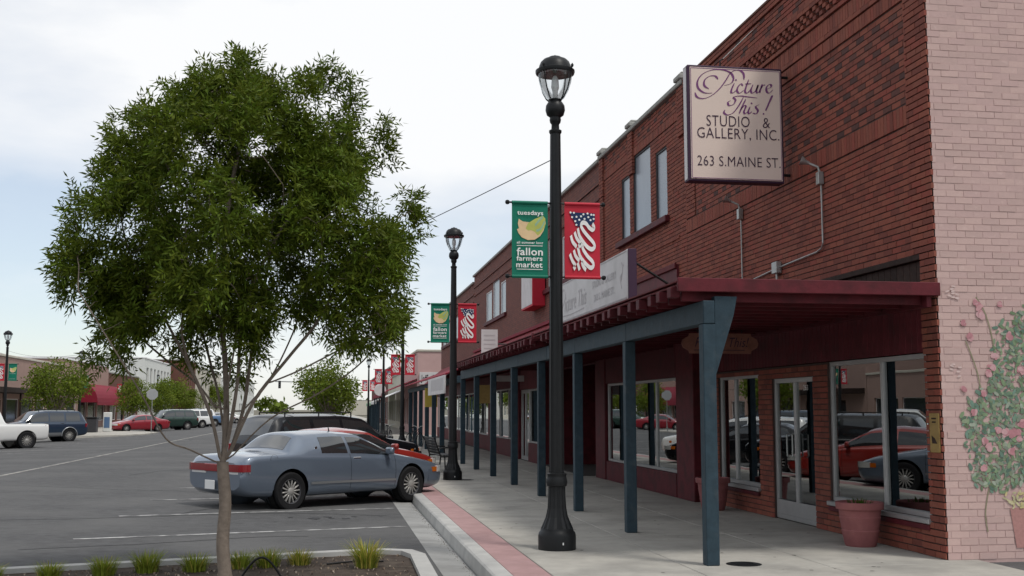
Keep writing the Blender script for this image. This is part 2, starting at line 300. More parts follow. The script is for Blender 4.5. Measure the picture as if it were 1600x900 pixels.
# ------------------------------------------------------------------ brick buildings on the right
CH=.0785; BL=.216
RED=[(.225,.072,.05),(.20,.063,.045),(.245,.08,.054),(.17,.056,.042),(.215,.075,.053),(.235,.066,.048)]
DARK=[(.095,.046,.04),(.115,.052,.043),(.08,.042,.038)]
PINK=[(.53,.375,.345),(.50,.355,.325),(.55,.39,.355),(.515,.36,.335)]
def proj_area(p,nrm):       # rough size of a brick as seen from the camera spot
    d=Vector(p)-Vector((0,0,CAMH)); l=d.length; return max(0,-(d.normalized()).dot(Vector(nrm)))/(l*l)
def lay(s0,s1,z0,z1,holes,style,phase=0,gap=.0072,hg=.003):
    """courses of bricks between s0..s1, z0..z1; yields (sa,sb,za,zb,row,half-index)"""
    out=[]
    if style=='soldier':
        n=max(1,round((s1-s0)/CH)); st=(s1-s0)/n
        return [(s0+i*st+.004,s0+(i+1)*st-.004,z0+.005,z1-.005,0,i) for i in range(n)]
    rows=max(1,round((z1-z0)/CH)); rh=(z1-z0)/rows
    for r in range(rows):
        za,zb=z0+r*rh+gap,z0+(r+1)*rh-gap; zc=(za+zb)/2
        iv=[(s0,s1)]
        for (a,b,c,d) in holes:
            if c<zc<d:
                nv=[]
                for (p,q) in iv:
                    if b<=p or a>=q: nv.append((p,q)); continue
                    if a>p: nv.append((p,a))
                    if b<q: nv.append((b,q))
                iv=nv
        row=r+phase; off=(row%2)*BL/2
        for (p,q) in iv:
            k=math.floor((p-off)/BL)
            while True:
                a=k*BL+off; b=a+BL
                if a>=q: break
                aa,bb=max(a,p)+hg,min(b,q)-hg
                if bb-aa>.02: out.append((aa,bb,za,zb,row,2*k+(row%2)))
                k+=1
    return out
def wallcore(mb,s0,s1,z0,z1,holes,fn):
    S=sorted({s0,s1,*[max(s0,min(s1,h[i])) for h in holes for i in (0,1)]}); Z=sorted({z0,z1,*[max(z0,min(z1,h[i])) for h in holes for i in (2,3)]})
    for a,b in zip(S,S[1:]):
        run=None
        for c,d in zip(Z,Z[1:]):
            sm,zm=(a+b)/2,(c+d)/2
            if any(h[0]<sm<h[1] and h[2]<zm<h[3] for h in holes):
                if run: fn(mb,a,b,*run); run=None
            else: run=(run[0],d) if run else (c,d)
        if run: fn(mb,a,b,*run)
def brick_box(mb,kind,sa,sb,za,zb,o,face,depth,t):
    j=random.gauss(0,.0012)
    if kind=='F': mb.add([(face-o-j,sa,za),(face-o-j,sb,za),(face-o-j,sb,zb),(face-o-j,sa,zb),(face+depth,sa,za),(face+depth,sb,za),(face+depth,sb,zb),(face+depth,sa,zb)],[(0,3,2,1),(0,1,5,4),(1,2,6,5),(2,3,7,6),(3,0,4,7)],t)
    else: mb.add([(sa,face-o-j,za),(sb,face-o-j,za),(sb,face-o-j,zb),(sa,face-o-j,zb),(sa,face+depth,za),(sb,face+depth,za),(sb,face+depth,zb),(sa,face+depth,zb)],[(0,1,2,3),(0,4,5,1),(1,5,6,2),(2,6,7,3),(3,7,4,0)],t)
def emit(bricks,kind,face,root,depth,matname,pal,single_n,nm,stuffname,vis):
    """bricks: (sa,sb,za,zb,proud,tint). biggest full ones in view become objects, the rest one mesh"""
    full=[i for i,b in enumerate(bricks) if abs((b[1]-b[0])-(BL-2*(.003 if kind=='F' else .004)))<1e-4 and vis(b)]
    pos=lambda b:((face,(b[0]+b[1])/2,(b[2]+b[3])/2) if kind=='F' else ((b[0]+b[1])/2,face,(b[2]+b[3])/2))
    nr=(-1,0,0) if kind=='F' else (0,-1,0)
    full.sort(key=lambda i:-proj_area(pos(bricks[i]),nr)); pick=set(full[:single_n]); mb=MB(); var={}
    for i,b in enumerate(bricks):
        if i in pick:
            h=round(b[3]-b[2],4); key=(b[5],h)
            if key not in var:
                g=MB(); o=ORG[0]; ORG[0]=Vector((0,0,0)); L=(BL-2*(.003 if kind=='F' else .004))/2
                brick_box(g,kind,-L,L,-h/2,h/2,0,0,depth,b[5]); var[key]=g.mesh(nm,matname,recalc=False); ORG[0]=o
            p=Vector(pos(b)); p[0 if kind=='F' else 1]-=b[4]+random.gauss(0,.0012); ob=link(nm,var[key],root,p-ORG[0]); 
        else: brick_box(mb,kind,b[0],b[1],b[2],b[3],b[4],face,depth,b[5])
    tag(mb.build(stuffname,matname,root,recalc=False),kind='stuff')
def win(root,kind,face,s0,s1,z0,z1,mulls=(),fr=.05,glass='glass',frame='alu',rec=.04,transom=None,nm='window'):
    """framed window: frame mesh > panes"""
    F=(lambda a,b,c,d,e,f,mb:mb.cbox(face+e,face+f,a,b,c,d,.004)) if kind=='F' else (lambda a,b,c,d,e,f,mb:mb.cbox(a,b,face+e,face+f,c,d,.004))
    m=MB(); d0,d1=rec,rec+.07
    F(s0,s0+fr,z0,z1,d0,d1,m); F(s1-fr,s1,z0,z1,d0,d1,m); F(s0+fr,s1-fr,z1-fr,z1,d0+.003,d1-.003,m); F(s0+fr,s1-fr,z0,z0+fr,d0-.01,d1+.003,m)
    for q in mulls: F(q-fr*.6,q+fr*.6,z0+fr,z1-fr,d0+.002,d1-.002,m)
    o=m.build(nm,frame,root)
    ed=[s0+fr]+list(mulls)+[s1-fr]
    for a,b in zip(ed,ed[1:]):
        p=MB(); a2=a+(fr*.6 if a!=ed[0] else 0); b2=b-(fr*.6 if b!=ed[-1] else 0)
        if kind=='F': p.box(face+rec+.03,face+rec+.04,a2,b2,z0+fr,z1-fr)
        else: p.box(a2,b2,face+rec+.03,face+rec+.04,z0+fr,z1-fr)
        p.build('pane',glass,o)
    return o
def hb(mb,a,b,c,d,x0,x1): mb.box(x0,x1,a,b,c,d)
# ---- building 1 : studio on the corner
b1=thing('brick_shop_building','dark red brick corner shop with patterned upper wall and pink painted side','building',(FX,CY,0)); ORG[0]=Vector((FX,CY,0))
E1=20.55; T1=8.0
H1=[(11.97,14.57,.42,2.30),(15.05,16.55,-1,2.12),(17.1,18.98,.42,2.22),(11.98,17.3,3.08,3.46),(12.0,19.5,2.3,3.08)]
core=MB(); wallcore(core,CY+.012,E1,-.05,T1,[h for h in H1],lambda m,a,b,c,d:hb(m,a,b,c,d,FX+.012,FX+.3)); core.build('wall','mortar',b1)
sc=MB(); sc.box(FX+.31,FX+12,CY+.0075,CY+.3,-.05,T1); sc.box(FX+.0135,FX+.309,CY+.0075,CY+.0115,-.05,T1); sc.build('side_wall','mortar_pink',b1)
sh=MB(); sh.box(FX+11.7,FX+12,CY+.31,E1,-.05,T1); sh.box(FX+.31,FX+11.69,E1-.25,E1,-.05,T1-.3); sh.build('rear_wall','mortar',b1)
MB().box(FX+.3,FX+11.69,CY+.31,E1-.26,T1-.5,T1-.4).build('roof','roof_tar',b1)
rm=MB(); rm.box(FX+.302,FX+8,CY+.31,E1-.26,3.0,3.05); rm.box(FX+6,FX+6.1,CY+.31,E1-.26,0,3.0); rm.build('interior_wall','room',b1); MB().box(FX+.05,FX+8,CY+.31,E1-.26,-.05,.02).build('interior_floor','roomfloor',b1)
bl=[]
def tintr(): return random.choice(RED)
def add(lst,s0,s1,z0,z1,o,holes=(),style='run',pat=None,phase=0):
    for (a,b,c,d,r,h) in lay(s0,s1,z0,z1,holes,style,phase):
        t=tintr()
        if pat and pat(r,h): t=random.choice(DARK)
        lst.append((a,b,c,d,o,t))
HOLE=H1
add(bl,CY,12.15,0,T1-.55,.016,HOLE); add(bl,12.16,E1,0,5.02,.0,HOLE)
add(bl,12.16,E1,5.03,5.28,.012,style='soldier')
dia=lambda r,h:(r%2==0 and (h+r)%4==0 and random.random()<.85)
add(bl,12.16,20.0,5.30,6.56,-.004,pat=dia); add(bl,20.02,E1,5.30,6.56,.014)
add(bl,12.16,E1,6.57,6.76,.016,style='soldier')
add(bl,12.16,E1,6.77,6.842,.03); add(bl,12.16,E1,6.85,7.06,.008,style='soldier'); add(bl,CY,E1,7.07,7.142,.035)
for r in range(3):      # dentil checker band
    for i,(a,b,c,d,rr,h) in enumerate(lay(CY,E1,7.15+r*.07,7.22+r*.07,(), 'run',r)): bl.append((a,(a+b)/2-.004,c,d,.05,tintr())); bl.append(((a+b)/2+.004,b,c,d,-.004,random.choice(DARK)))
add(bl,CY,E1,7.365,7.437,.05); add(bl,CY,E1,7.44,7.512,.035)
add(bl,CY,E1,7.515,7.88,.015,pat=lambda r,h:(h//2+r)%5==0); add(bl,CY,E1,7.885,8.03,.045)
inview=lambda b:True
emit(bl,'F',FX,b1,.014,'brick',RED,300,'brick','brickwork',lambda b:b[0]<19 and b[3]<7.2)
MB().box(FX-.06,FX+.34,CY,E1,8.032,8.07).build('parapet_cap','brown_wall',b1)
pk=[]
for (a,b,c,d,r,h) in lay(FX+.004,FX+11.9,0,T1-.02,(),'run',gap=.005,hg=.004): pk.append((a,b,c,d,0.0,random.choice(PINK)))
emit(pk,'P',CY+.005,b1,.0045,'brick_pink',PINK,300,'painted_brick','painted_brickwork',lambda b:b[0]<8.6 and b[3]<6.7)
# storefront pieces
for (a,b,mu,z1) in ((11.97,14.57,(13.1,),2.30),(17.1,18.98,(18.25,),2.22)):
    o=win(b1,'F',FX,a,b,.42,z1,mu,.06); MB().cbox(FX-.05,FX+.03,a-.02,b+.02,.36,.418,.006).build('sill','alu',o)
    MB().cbox(FX-.035,FX+.0,a,b,.29,.352,.006).build('brick_ledge','red_wood',o)
    MB().box(FX+.15,FX+1.0,a+.02,b-.02,.30,.42).build('display_shelf','roomfloor',o)
dr=win(b1,'F',FX,15.05,16.55,.02,2.12,(15.78,),.07,nm='door')
for y in (15.68,15.88): MB().tube([(FX-.02,y,.95),(FX-.05,y,.97),(FX-.05,y,1.28),(FX-.02,y,1.3)],.012,6).build('handle','steel',dr)
MB().cbox(FX+.028,FX+.045,15.1,16.5,.09,.3,.004).build('kick_plate','alu',dr)
text('263','house_number','white',dr,lambda a,b,d:(FX+.064-d,15.5-a,b),0,.16,1.93)
yy=12.02; bd=None; i=0
while yy<19.45:
    if bd is None: bd=MB().cbox(FX+.02,FX+.05,yy,yy+.132,2.31,3.07,.005).mesh('board','red_wood')
    link('board',bd,b1,(0,i*.137,0)); yy+=.137; i+=1
bd=None; yy=12.0; i=0
MB().cbox(FX-.01,FX+.06,11.99,17.29,3.385,3.455,.006).build('lintel','dark_wood',b1)
while yy<17.15:
    if bd is None: bd=MB().cbox(FX+.04,FX+.07,yy,yy+.15,3.09,3.38,.006).mesh('plank','dark_wood')
    link('plank',bd,b1,(0,i*.155,0)); yy+=.155; i+=1
# red boarded pilaster closing the shop front
MB().cbox(6.48,FX+.005,19.56,20.54,0,2.98,.012).build('pilaster','red_wood',b1)
# mural on the pink wall
mu=MB(); mz=CY-.0035; mfn=lambda a,b,d:(a,mz-d,b)
def blob(x,z,a,b,th,t,n=7,d=0.,jit=.15):
    mu.add([mfn(x+math.cos(th)*a*math.cos(6.283*i/n)*random.uniform(1-jit,1+jit)-math.sin(th)*b*math.sin(6.283*i/n),z+math.sin(th)*a*math.cos(6.283*i/n)+math.cos(th)*b*math.sin(6.283*i/n)*random.uniform(1-jit,1+jit),d) for i in range(n)],[tuple(range(n))],t)
LAY=[[] for _ in range(7)]
def bush(n,cx,cz,rx,rz,dense=1):
    for i in range(n):
        a=random.uniform(0,6.283); r=random.random()**.5*random.uniform(.8,1.12); x=cx+rx*r*math.cos(a); z=cz+rz*r*math.sin(a)
        if x<6.98: continue
        s=random.uniform(.026,.05)
        for k,L_ in enumerate(LAY):
            if all((x-p)**2+(z-q)**2>(s+t)**2*1.0 for p,q,t in L_): break
        else: continue
        L_.append((x,z,s)); g=random.uniform(.65,1.2); c=random.choice([(.16,.235,.16),(.19,.26,.15),(.14,.22,.17),(.24,.29,.19),(.29,.33,.26)])
        blob(x,z,s,s*.48,random.uniform(0,3.14),tuple(k_*g for k_ in c),6,.0006*k)
bush(620,7.42,1.42,.42,.55); bush(560,7.75,1.9,.42,.85); bush(210,7.42,.95,.36,.22); bush(150,7.95,2.45,.4,.45); bush(500,8.3,1.7,.5,.9)
for pts in ([(7.24,.3),(7.22,.5),(7.27,.75),(7.34,.95)],[(7.25,1.75),(7.2,2.05),(7.12,2.3),(7.07,2.42)],[(7.45,2.0),(7.40,2.45),(7.32,2.75),(7.22,2.92)]): mu.ribbon(pts,.014,mfn,0,.0003,(.25,.23,.15))
for i in range(34):
    x,z=random.choice([(7.1,2.42),(7.21,2.86),(7.25,2.72),(7.12,1.82),(7.15,2.5),(7.3,1.95),(7.2,1.5),(7.28,1.18),(7.35,1.33),(7.6,1.55),(7.22,.95)]) if i<11 else (random.uniform(7.25,8.6),random.uniform(1.0,2.9))
    if i<11: x,z=[(7.05,2.62),(7.21,2.86),(7.26,2.72),(7.12,2.46),(7.33,2.05),(7.02,1.88),(7.27,1.83),(7.14,1.62),(7.42,1.42),(7.25,1.3),(7.22,1.0)][i]
    s=random.uniform(.042,.062)
    for k in range(6): blob(x+random.uniform(-.4,.4)*s,z+random.uniform(-.4,.4)*s,s*random.uniform(.5,.85),s*random.uniform(.4,.7),random.uniform(0,3),random.choice([(.46,.22,.24),(.52,.29,.30),(.43,.20,.22),(.54,.33,.34)]),8,.0046+.0005*k+.00002*i)
mu.prism([(7.52,.56),(8.1,.56),(8.03,.12),(7.58,.12)],mfn,0,.0006,(.42,.22,.20))
for i in range(70): blob(random.uniform(7.45,8.15),random.uniform(.56,.74),random.uniform(.02,.04),.013,random.uniform(0,3),random.choice([(.52,.45,.22),(.45,.42,.25),(.55,.5,.3)]),6,.001+.0001*i)
for i in range(16): blob(random.uniform(6.86,7.0),random.uniform(2.0,2.2) if i<6 else random.uniform(2.9,3.05),.03,.012,random.uniform(-.3,.3),(.6,.46,.43),6,.0004+.0002*i)
tag(mu.build('mural','mural',b1,recalc=False),'faded painted mural of a climbing pink rose bush')
MB().cbox(FX-.03,FX-.014,11.68,11.88,1.17,1.61,.004).build('plaque','brass',b1); g=MB()
for a,b in ((1.55,.05),(1.51,.04)): g.box(FX-.0325,FX-.0305,11.78-b,11.78+b,a-.008,a+.008)
g.add([(FX-.032,11.72,1.27),(FX-.032,11.83,1.27),(FX-.032,11.84,1.36),(FX-.032,11.77,1.33)],[(0,1,2,3)]); g.build('plaque_lettering','dark_wood',b1)
ORG[0]=Vector((0,0,0))
# ---- building 2 : three upper windows, stone coping
b2=thing('brick_shop_building','red brick shop with three tall upper windows and grey stone coping','building',(FX,E1,0)); ORG[0]=Vector((FX,E1,0))
A2,E2=E1+.01,27.5; H2=[(21.8,22.6,5.60,7.05),(23.0,24.38,5.60,7.38),(24.7,25.42,5.60,7.05),(21.6,27.5,-1,2.98),(20.6,21.55,-1,2.98)]
core=MB(); wallcore(core,A2,E2,-.05,8.0,H2,lambda m,a,b,c,d:hb(m,a,b,c,d,FX+.012,FX+.3)); core.build('wall','mortar',b2)
sh=MB(); sh.box(FX+11.7,FX+12,A2,E2,-.05,7.9); sh.box(FX+.31,FX+11.69,E2-.2,E2,-.05,7.6); sh.build('rear_wall','mortar',b2); MB().box(FX+.3,FX+11.69,A2,E2-.21,7.4,7.5).build('roof','roof_tar',b2)
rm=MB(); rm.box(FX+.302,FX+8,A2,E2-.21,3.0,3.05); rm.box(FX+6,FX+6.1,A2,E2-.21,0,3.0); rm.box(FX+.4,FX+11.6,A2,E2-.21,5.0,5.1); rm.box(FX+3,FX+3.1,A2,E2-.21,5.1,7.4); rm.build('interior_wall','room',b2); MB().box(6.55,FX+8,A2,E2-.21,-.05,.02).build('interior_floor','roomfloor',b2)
bl=[]; add(bl,A2,E2,2.99,7.38,0,H2); add(bl,A2,E2,7.39,7.58,.012,style='soldier'); add(bl,A2,E2,7.59,7.98,.0,pat=lambda r,h:(h//2+2*r)%6==0)
for y0 in (20.56,24.3,27.1): add(bl,y0,y0+.38,7.0,7.98,.05)
add(bl,27.12,27.48,2.99,6.99,.04); add(bl,21.0,27.1,5.0,5.072,.02)
emit(bl,'F',FX,b2,.014,'brick',RED,200,'brick','brickwork',lambda b:b[1]<26 and b[2]>3.3)
cp=MB(); yy=A2
while yy<E2-.1: MB().cbox(FX-.09,FX+.35,yy+.004,min(yy+1.15,E2)-.004,7.99,8.09,.015).build('coping','stone',b2); yy+=1.153
for y0 in (20.56,24.3,27.1):
    g=MB(); g.cbox(FX-.12,FX+.2,y0-.02,y0+.36,8.095,8.2,.02); g.cbox(FX-.07,FX+.15,y0+.03,y0+.31,8.201,8.26,.03); g.build('coping_cap','stone',b2)
for (a,b,c,d) in H2[:3]: win(b2,'F',FX,a,b,c,d,(),.03,'glass_up','plastic_grey',.015,nm='upper_window')
MB().cbox(FX-.10,FX+.02,21.65,25.7,5.45,5.585,.012).build('window_sill','red_wood',b2)
g=MB(); g.box(FX-.045,FX-.0,21.1,27.48,3.0,4.5); g.build('sign_band','red_wood',b2); MB().cbox(FX-.09,FX-.046,21.1,27.48,4.42,4.53,.008).build('band_trim','red_roof',b2)
SX=6.5
def storefront(root,a,b,z0,z1,mulls,bx=SX):
    o=win(root,'F',bx,a,b,z0,z1,mulls,.055); MB().cbox(bx-.012,bx+.12,a,b,.0,z0-.004,.008).build('stall_riser','red_wood',o); MB().cbox(bx-.01,bx+.12,a-.02,b+.02,z1+.004,2.98,.008).build('header_board','red_wood',o); return o
storefront(b2,20.66,26.1,.45,2.26,(22.1,24.1))
MB().cbox(SX-.03,FX,26.15,27.1,0,2.985,.012).build('pilaster','red_wood',b2); MB().box(SX+.0,SX+.25,20.56,20.64,0,2.98).build('jamb','red_wood',b2)
ORG[0]=Vector((0,0,0))
# ---- building 3, 4 : farther brick fronts (pieces too small to pick apart)
def far_brick(y0,y1,top,label,trios,holes,name='brick_shop_building'):
    r=thing(name,label,'building',(FX,y0,0)); ORG[0]=Vector((FX,y0,0))
    H=[(a,b,c,d) for t in trios for (a,b,c,d) in t]+[(y0+.02,y1-.02,-1,2.98)]
    m=MB(); wallcore(m,y0+.01,y1,-.05,top,H,lambda m,a,b,c,d:hb(m,a,b,c,d,FX,FX+.3)); m.build('wall','brick_far',r)
    m=MB(); m.box(FX+11.7,FX+12,y0+.01,y1,-.05,top-.2); m.box(FX+.3,FX+11.69,y1-.25,y1,-.05,top-.1); m.box(FX+.3,FX+11.69,y0+.01,y0+.2,-.05,top-.3); m.build('rear_wall','mortar',r); MB().box(FX+.3,FX+11.69,y0+.21,y1-.26,top-.6,top-.5).build('roof','roof_tar',r)
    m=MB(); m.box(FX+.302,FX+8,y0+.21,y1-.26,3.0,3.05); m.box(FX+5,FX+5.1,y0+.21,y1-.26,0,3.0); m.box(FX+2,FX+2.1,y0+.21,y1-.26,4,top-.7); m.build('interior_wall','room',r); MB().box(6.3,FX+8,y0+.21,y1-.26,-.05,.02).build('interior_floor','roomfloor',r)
    yy=y0+.01
    while yy<y1-.1: MB().cbox(FX-.09,FX+.35,yy+.004,min(yy+1.5,y1)-.004,top,top+.1,.015).build('coping','stone',r); yy+=1.503
    m=MB(); 
    for z in (top-.55,top-.95): m.box(FX-.04,FX-.001,y0+.01,y1,z,z+.08)
    m.build('string_course','brick_far',r)
    for t in trios:
        for (a,b,c,d) in t: win(r,'F',FX,a,b,c,d,(),.05,'glass_up','white',.015,nm='upper_window')
        MB().cbox(FX-.1,FX-.002,t[0][0]-.2,t[-1][1]+.2,t[0][2]-.16,t[0][2]-.01,.01).build('window_sill','red_wood',r)
    ORG[0]=Vector((0,0,0)); return r
tri=lambda y:[(y,y+1.35,5.45,6.75),(y+1.7,y+3.5,5.45,7.05),(y+3.85,y+5.6,5.45,6.75)]
b3=far_brick(27.51,53,7.95,'long red brick shop row behind the second street lamp',[tri(31.0),tri(43.2)],[])
b4=far_brick(53.01,69,7.65,'farthest red brick shop in the row, ending at the pale pink wall',[tri(56),tri(62.4)],[])
for y in (39.3,46.2,52.6):
    MB().cbox(FX-.08,FX-.001,y-.25,y+.25,4.43,8.2,.01).build('brick_pier','brick_far',b3)
ORG[0]=Vector((FX,27.51,0))
for y in np.arange(27.6,52.8,2.1): MB().prism([(FX-1.25,3.06),(FX-.002,4.3),(FX-.002,3.06)],lambda a,b,d:(a,d,b),y+.003,y+2.097).build('mansard_panel','red_slope_sunlit',b3)
MB().cbox(FX-.09,FX-.003,27.6,52.8,4.31,4.42,.008).build('band_trim','awning_red',b3)
MB().box(8.2,8.3,27.55,33.2,0,2.99).build('entry_back_wall','red_wood',b3); MB().cbox(6.3,8.19,33.2,33.35,0,2.98,.01).build('entry_side_wall','red_wood',b3)
MB().cbox(6.28,6.5,33.36,33.7,0,2.98,.01).build('pilaster','red_wood',b3)
storefront(b3,33.75,35.6,.6,2.3,(),6.3); win(b3,'F',6.3,35.65,37.2,.02,2.3,(36.4,),.12,frame='alu',nm='door'); MB().cbox(6.29,6.4,35.62,37.25,2.31,2.98,.01).build('header_board','red_wood',b3)
storefront(b3,38.2,44.0,.6,2.4,(40,42),6.3); MB().cbox(6.25,6.7,37.3,38.15,0,2.98,.01).build('pilaster','red_wood',b3); storefront(b3,45,52.6,.6,2.4,(47,49.5),6.4); MB().cbox(6.3,6.7,44.05,44.95,0,2.98,.01).build('pilaster','red_wood',b3)
ORG[0]=Vector((FX,53.01,0))
for y in np.arange(53.1,68.5,2.2): MB().prism([(FX-1.25,3.06),(FX-.002,4.1),(FX-.002,3.06)],lambda a,b,d:(a,d,b),y+.003,y+2.197).build('mansard_panel','red_slope_sunlit',b4)
storefront(b4,53.4,60,.6,2.4,(55.5,57.7),6.5); storefront(b4,61.2,68.6,.6,2.4,(63,66),6.5); MB().cbox(6.4,6.7,60.05,61.15,0,2.98,.01).build('pilaster','stucco_tan',b4); ORG[0]=Vector((0,0,0))
# red box sign on building 3
g=thing('box_sign','red sided box sign with white face on the brick wall behind the green banner','sign',(FX,35.0,4.95)); MB().cbox(-.42,-.005,0,2.1,0,1.25,.01).build('case','banner_red',g); MB().cbox(-.432,-.421,.06,2.04,.06,1.19,.003).build('face','sign_white',g)
# ------------------------------------------------------------------ canopies
def canopy(y0,y1,label,posts,braces=()):
    r=thing('post_canopy',label,'canopy',(4.05,y0,0)); ORG[0]=Vector((4.05,y0,0))
    pm=None
    for y in posts:
        if pm is None: pb=y; pm=MB().cbox(3.978,4.122,y-.072,y+.072,0,2.575,.008).mesh('post','blue_post')
        p=link('post',pm,r,(0,y-pb,0)); 
    a=y0
    while a<y1-.2:
        b=min(a+3.25,y1); MB().cbox(3.985,4.115,a+.003,b-.003,2.578,2.83,.008).build('beam','blue_post',r); a=b
    for y in braces: 
        g=MB(); g.prism([(4.125,2.02),(4.125,2.88),(4.38,2.88),(4.34,2.68)],lambda a,b,d:(a,y+d,b),-.05,.05); g.build('knee_brace','blue_post',r)
    rf=MB().cbox(3.76,FX-.07,-.022,.022,2.835,2.965,.004).mesh('rafter','red_wood') if False else None
    o=ORG[0]; ORG[0]=Vector((0,0,0)); rf=MB().cbox(3.80-4.05,FX-.12-4.05,-.022,.022,2.835,2.965,.004).mesh('rafter','red_wood')
    tl=MB().cbox(-.36,-.255,-.07,.07,2.87,2.985,.006).mesh('rafter_tail','red_wood'); ORG[0]=o
    n=int((y1-y0-.3)/.46)
    for i in range(n):
        y=.2+i*.46; link('rafter',rf,r,(0,y,0)); link('rafter_tail',tl,r,(random.uniform(-.03,.03),y,random.uniform(-.012,.01)))
    x=3.72
    while x<FX-.15: MB().cbox(x+.005,min(x+.20,FX-.06)-.005,y0+.05,y1-.02,2.99,3.015,.004).build('deck_board','red_roof',r); x+=.205
    MB().box(3.7,FX-.07,y0+.05,y1-.02,3.03,3.045).build('roof_sheet','red_roof',r)
    MB().cbox(3.70,FX+.02 if y0<12 else FX-.06,y0-.01,y0+.035,2.925,3.075,.006).build('end_fascia','red_wood',r)
    MB().cbox(FX-.12,FX-.062,y0+.05,y1-.02,2.8,2.98,.004).build('ledger','red_wood',r)
    ORG[0]=Vector((0,0,0)); return r
PY=[11.7+3.25*k for k in range(16)]
canopy(11.62,20.56,'dark red slatted canopy on blue posts in front of the corner shop',PY[:3],(11.7,))
canopy(20.58,34.6,'dark red canopy on blue posts reaching past the tall upper windows',PY[3:8])
# sloped red awning canopy farther on
r=thing('post_canopy','farther red sloped awning canopy with white valance on dark posts','canopy',(4.05,36,0)); ORG[0]=Vector((4.05,36,0))
for y in PY[8:15]: MB().cbox(3.965,4.135,y-.085,y+.085,0,2.5,.008).build('post','blue_post',r)
for k in range(7): 
    a=35.5+3.25*k; MB().cbox(3.98,4.12,a+.003,a+3.245,2.502,2.72,.008).build('beam','blue_post',r)
    MB().prism([(3.6,2.75),(3.6,2.79),(FX-.05,3.95),(FX-.05,3.9)],lambda p,q,d:(p,d,q),a+.002,a+3.248).build('roof_panel','awning_red',r)
ORG[0]=Vector((0,0,0))
# flat signs along the canopies
g=thing('canopy_sign','long faded white shop sign standing on the front edge of the canopy','sign',(3.9,14.2,3.06)); fs=lambda a,b,d:(-.06-d,5.0-a,b)
MB().cbox(-.06,.06,0,5.0,.03,.70,.01).build('board','sign_white',g); MB().cbox(-.058,.058,-.03,-.002,.03,.70,.006).build('end_trim','purple_dark',g)
m=MB()
for z in (.05,.67): m.box(-.066,-.061,.05,4.95,z,z+.02)
m.ribbon([(.5,.15),(.7,.5),(.95,.58),(1.05,.45),(.85,.32),(.65,.3)],.03,fs,0,.004); m.ribbon([(.45,.12),(.8,.14),(1.6,.13),(2.4,.15)],.015,fs,0,.004)
for q in ([(4.65,.3),(4.75,.45),(4.7,.55),(4.8,.5)],[(4.7,.2),(4.62,.35),(4.72,.4)]): m.ribbon(q,.02,fs,0,.004)
m.build('faded_artwork','faded_ink',g)
text('icture This','faded_lettering','faded_ink',g,fs,1.0,2.6,.2,.26,d1=.004,shear=.3); text('STUDIO & GALLERY','faded_lettering','faded_ink',g,fs,3.0,4.4,.38,.1,d1=.004); text('263 S. MAINE ST.','faded_lettering','faded_ink',g,fs,3.1,4.3,.18,.1,d1=.004)
for y in (.3,4.7): MB().cbox(-.04,.04,y-.04,y+.04,-.02,.028,.004).build('foot','iron',g); MB().tube([(.06,y,.6),(1.0,y,.02)],.018,6).build('brace','iron',g)
for (x,y0,y1,z0,z1,l,txt,mt) in ((3.5,34.9,40.6,2.15,2.72,'white lettered valance board hanging at the red awning front',None,'sign_white'),):
    g=thing('awning_sign',l,'sign',(x,y0,z0)); MB().cbox(0,.06,0,y1-y0,0,z1-z0,.006).build('board',mt,g); L=y1-y0; f2=lambda a,b,d:(-.002-d,L-a,b)
    if txt: text(txt,'lettering','black',g,f2,.3,L-.4,.14,.42,d1=.004)
    else:
        m=MB(); 
        for k in range(14): m.box(-.005,-.001,.3+k*.3,.46+k*.3,.12,.5)
        m.build('lettering','faded_ink',g)
for (x,y,w_,z0,z1,mt,l) in ((3.72,44.6,.5,1.75,2.5,'yellow_sign','yellow and white board hung below the far canopy'),(4.7,36.4,.6,1.85,2.45,'brass','small ochre board hung under the canopy behind the second lamp'),(4.6,31.8,.9,2.45,2.62,'sign_white','slim pale board hung under the middle canopy')):
    g=thing('hanging_board',l,'sign',(x,y,z0)); MB().cbox(0,w_,-.02,.02,0,z1-z0,.004).build('panel',mt,g)
    for q in (.1,w_-.1): MB().tube([(q,0,z1-z0),(q,0,2.84-z0)],.006,5).build('chain','iron',g)
g=thing('projecting_sign','white notched board sign projecting above the middle canopy','sign',(4.1,30.6,3.05)); MB().prism([(0,0),(.12,.06),(.24,0),(.36,.06),(.45,0),(.45,.8),(0,.8)],lambda a,b,d:(a,d,b),-.03,.03).build('board','sign_white',g); MB().tube([(.45,0,.4),(2.6,0,.4)],.02,6).build('arm','iron',g)
m=MB()
for z in (.62,.5,.38,.26): m.box(.07,.38,-.034,-.031,z,z+.035)
m.build('faded_lettering','faded_ink',g)
# ---- big perpendicular sign
SW,SH=1.48,1.75; g=thing('projecting_sign','large cream sign with purple script lettering projecting from the brick wall','sign',(5.13,15.5,4.98)); big=g
MB().cbox(0,SW,0,.2,0,SH,.012).build('cabinet','purple_dark',g); MB().cbox(.04,SW-.03,-.008,-.001,.035,SH-.035,.003).build('face','sign_cream',g); MB().cbox(-.008,-.001,.035,.165,.03,SH-.03,.003).build('side_panel','sign_white',g)
fr=MB()
for (a,b,c,d) in ((.05,.058,.05,SH-.05),(SW-.048,SW-.04,.05,SH-.05)): fr.box(a,b,-.011,-.009,c,d)
for c in (.045,SH-.053): fr.box(.06,SW-.05,-.011,-.009,c,c+.008)
fr.build('inner_border','purple',g)
sf=lambda a,b,d:(a,-.009-d,b)
zx=lambda x,y:((x+28-16*(y-388)/732)/(596+4*(y-388)/732)*SW,SH-((y-(388+(x+28)*.054))/732)*SH)
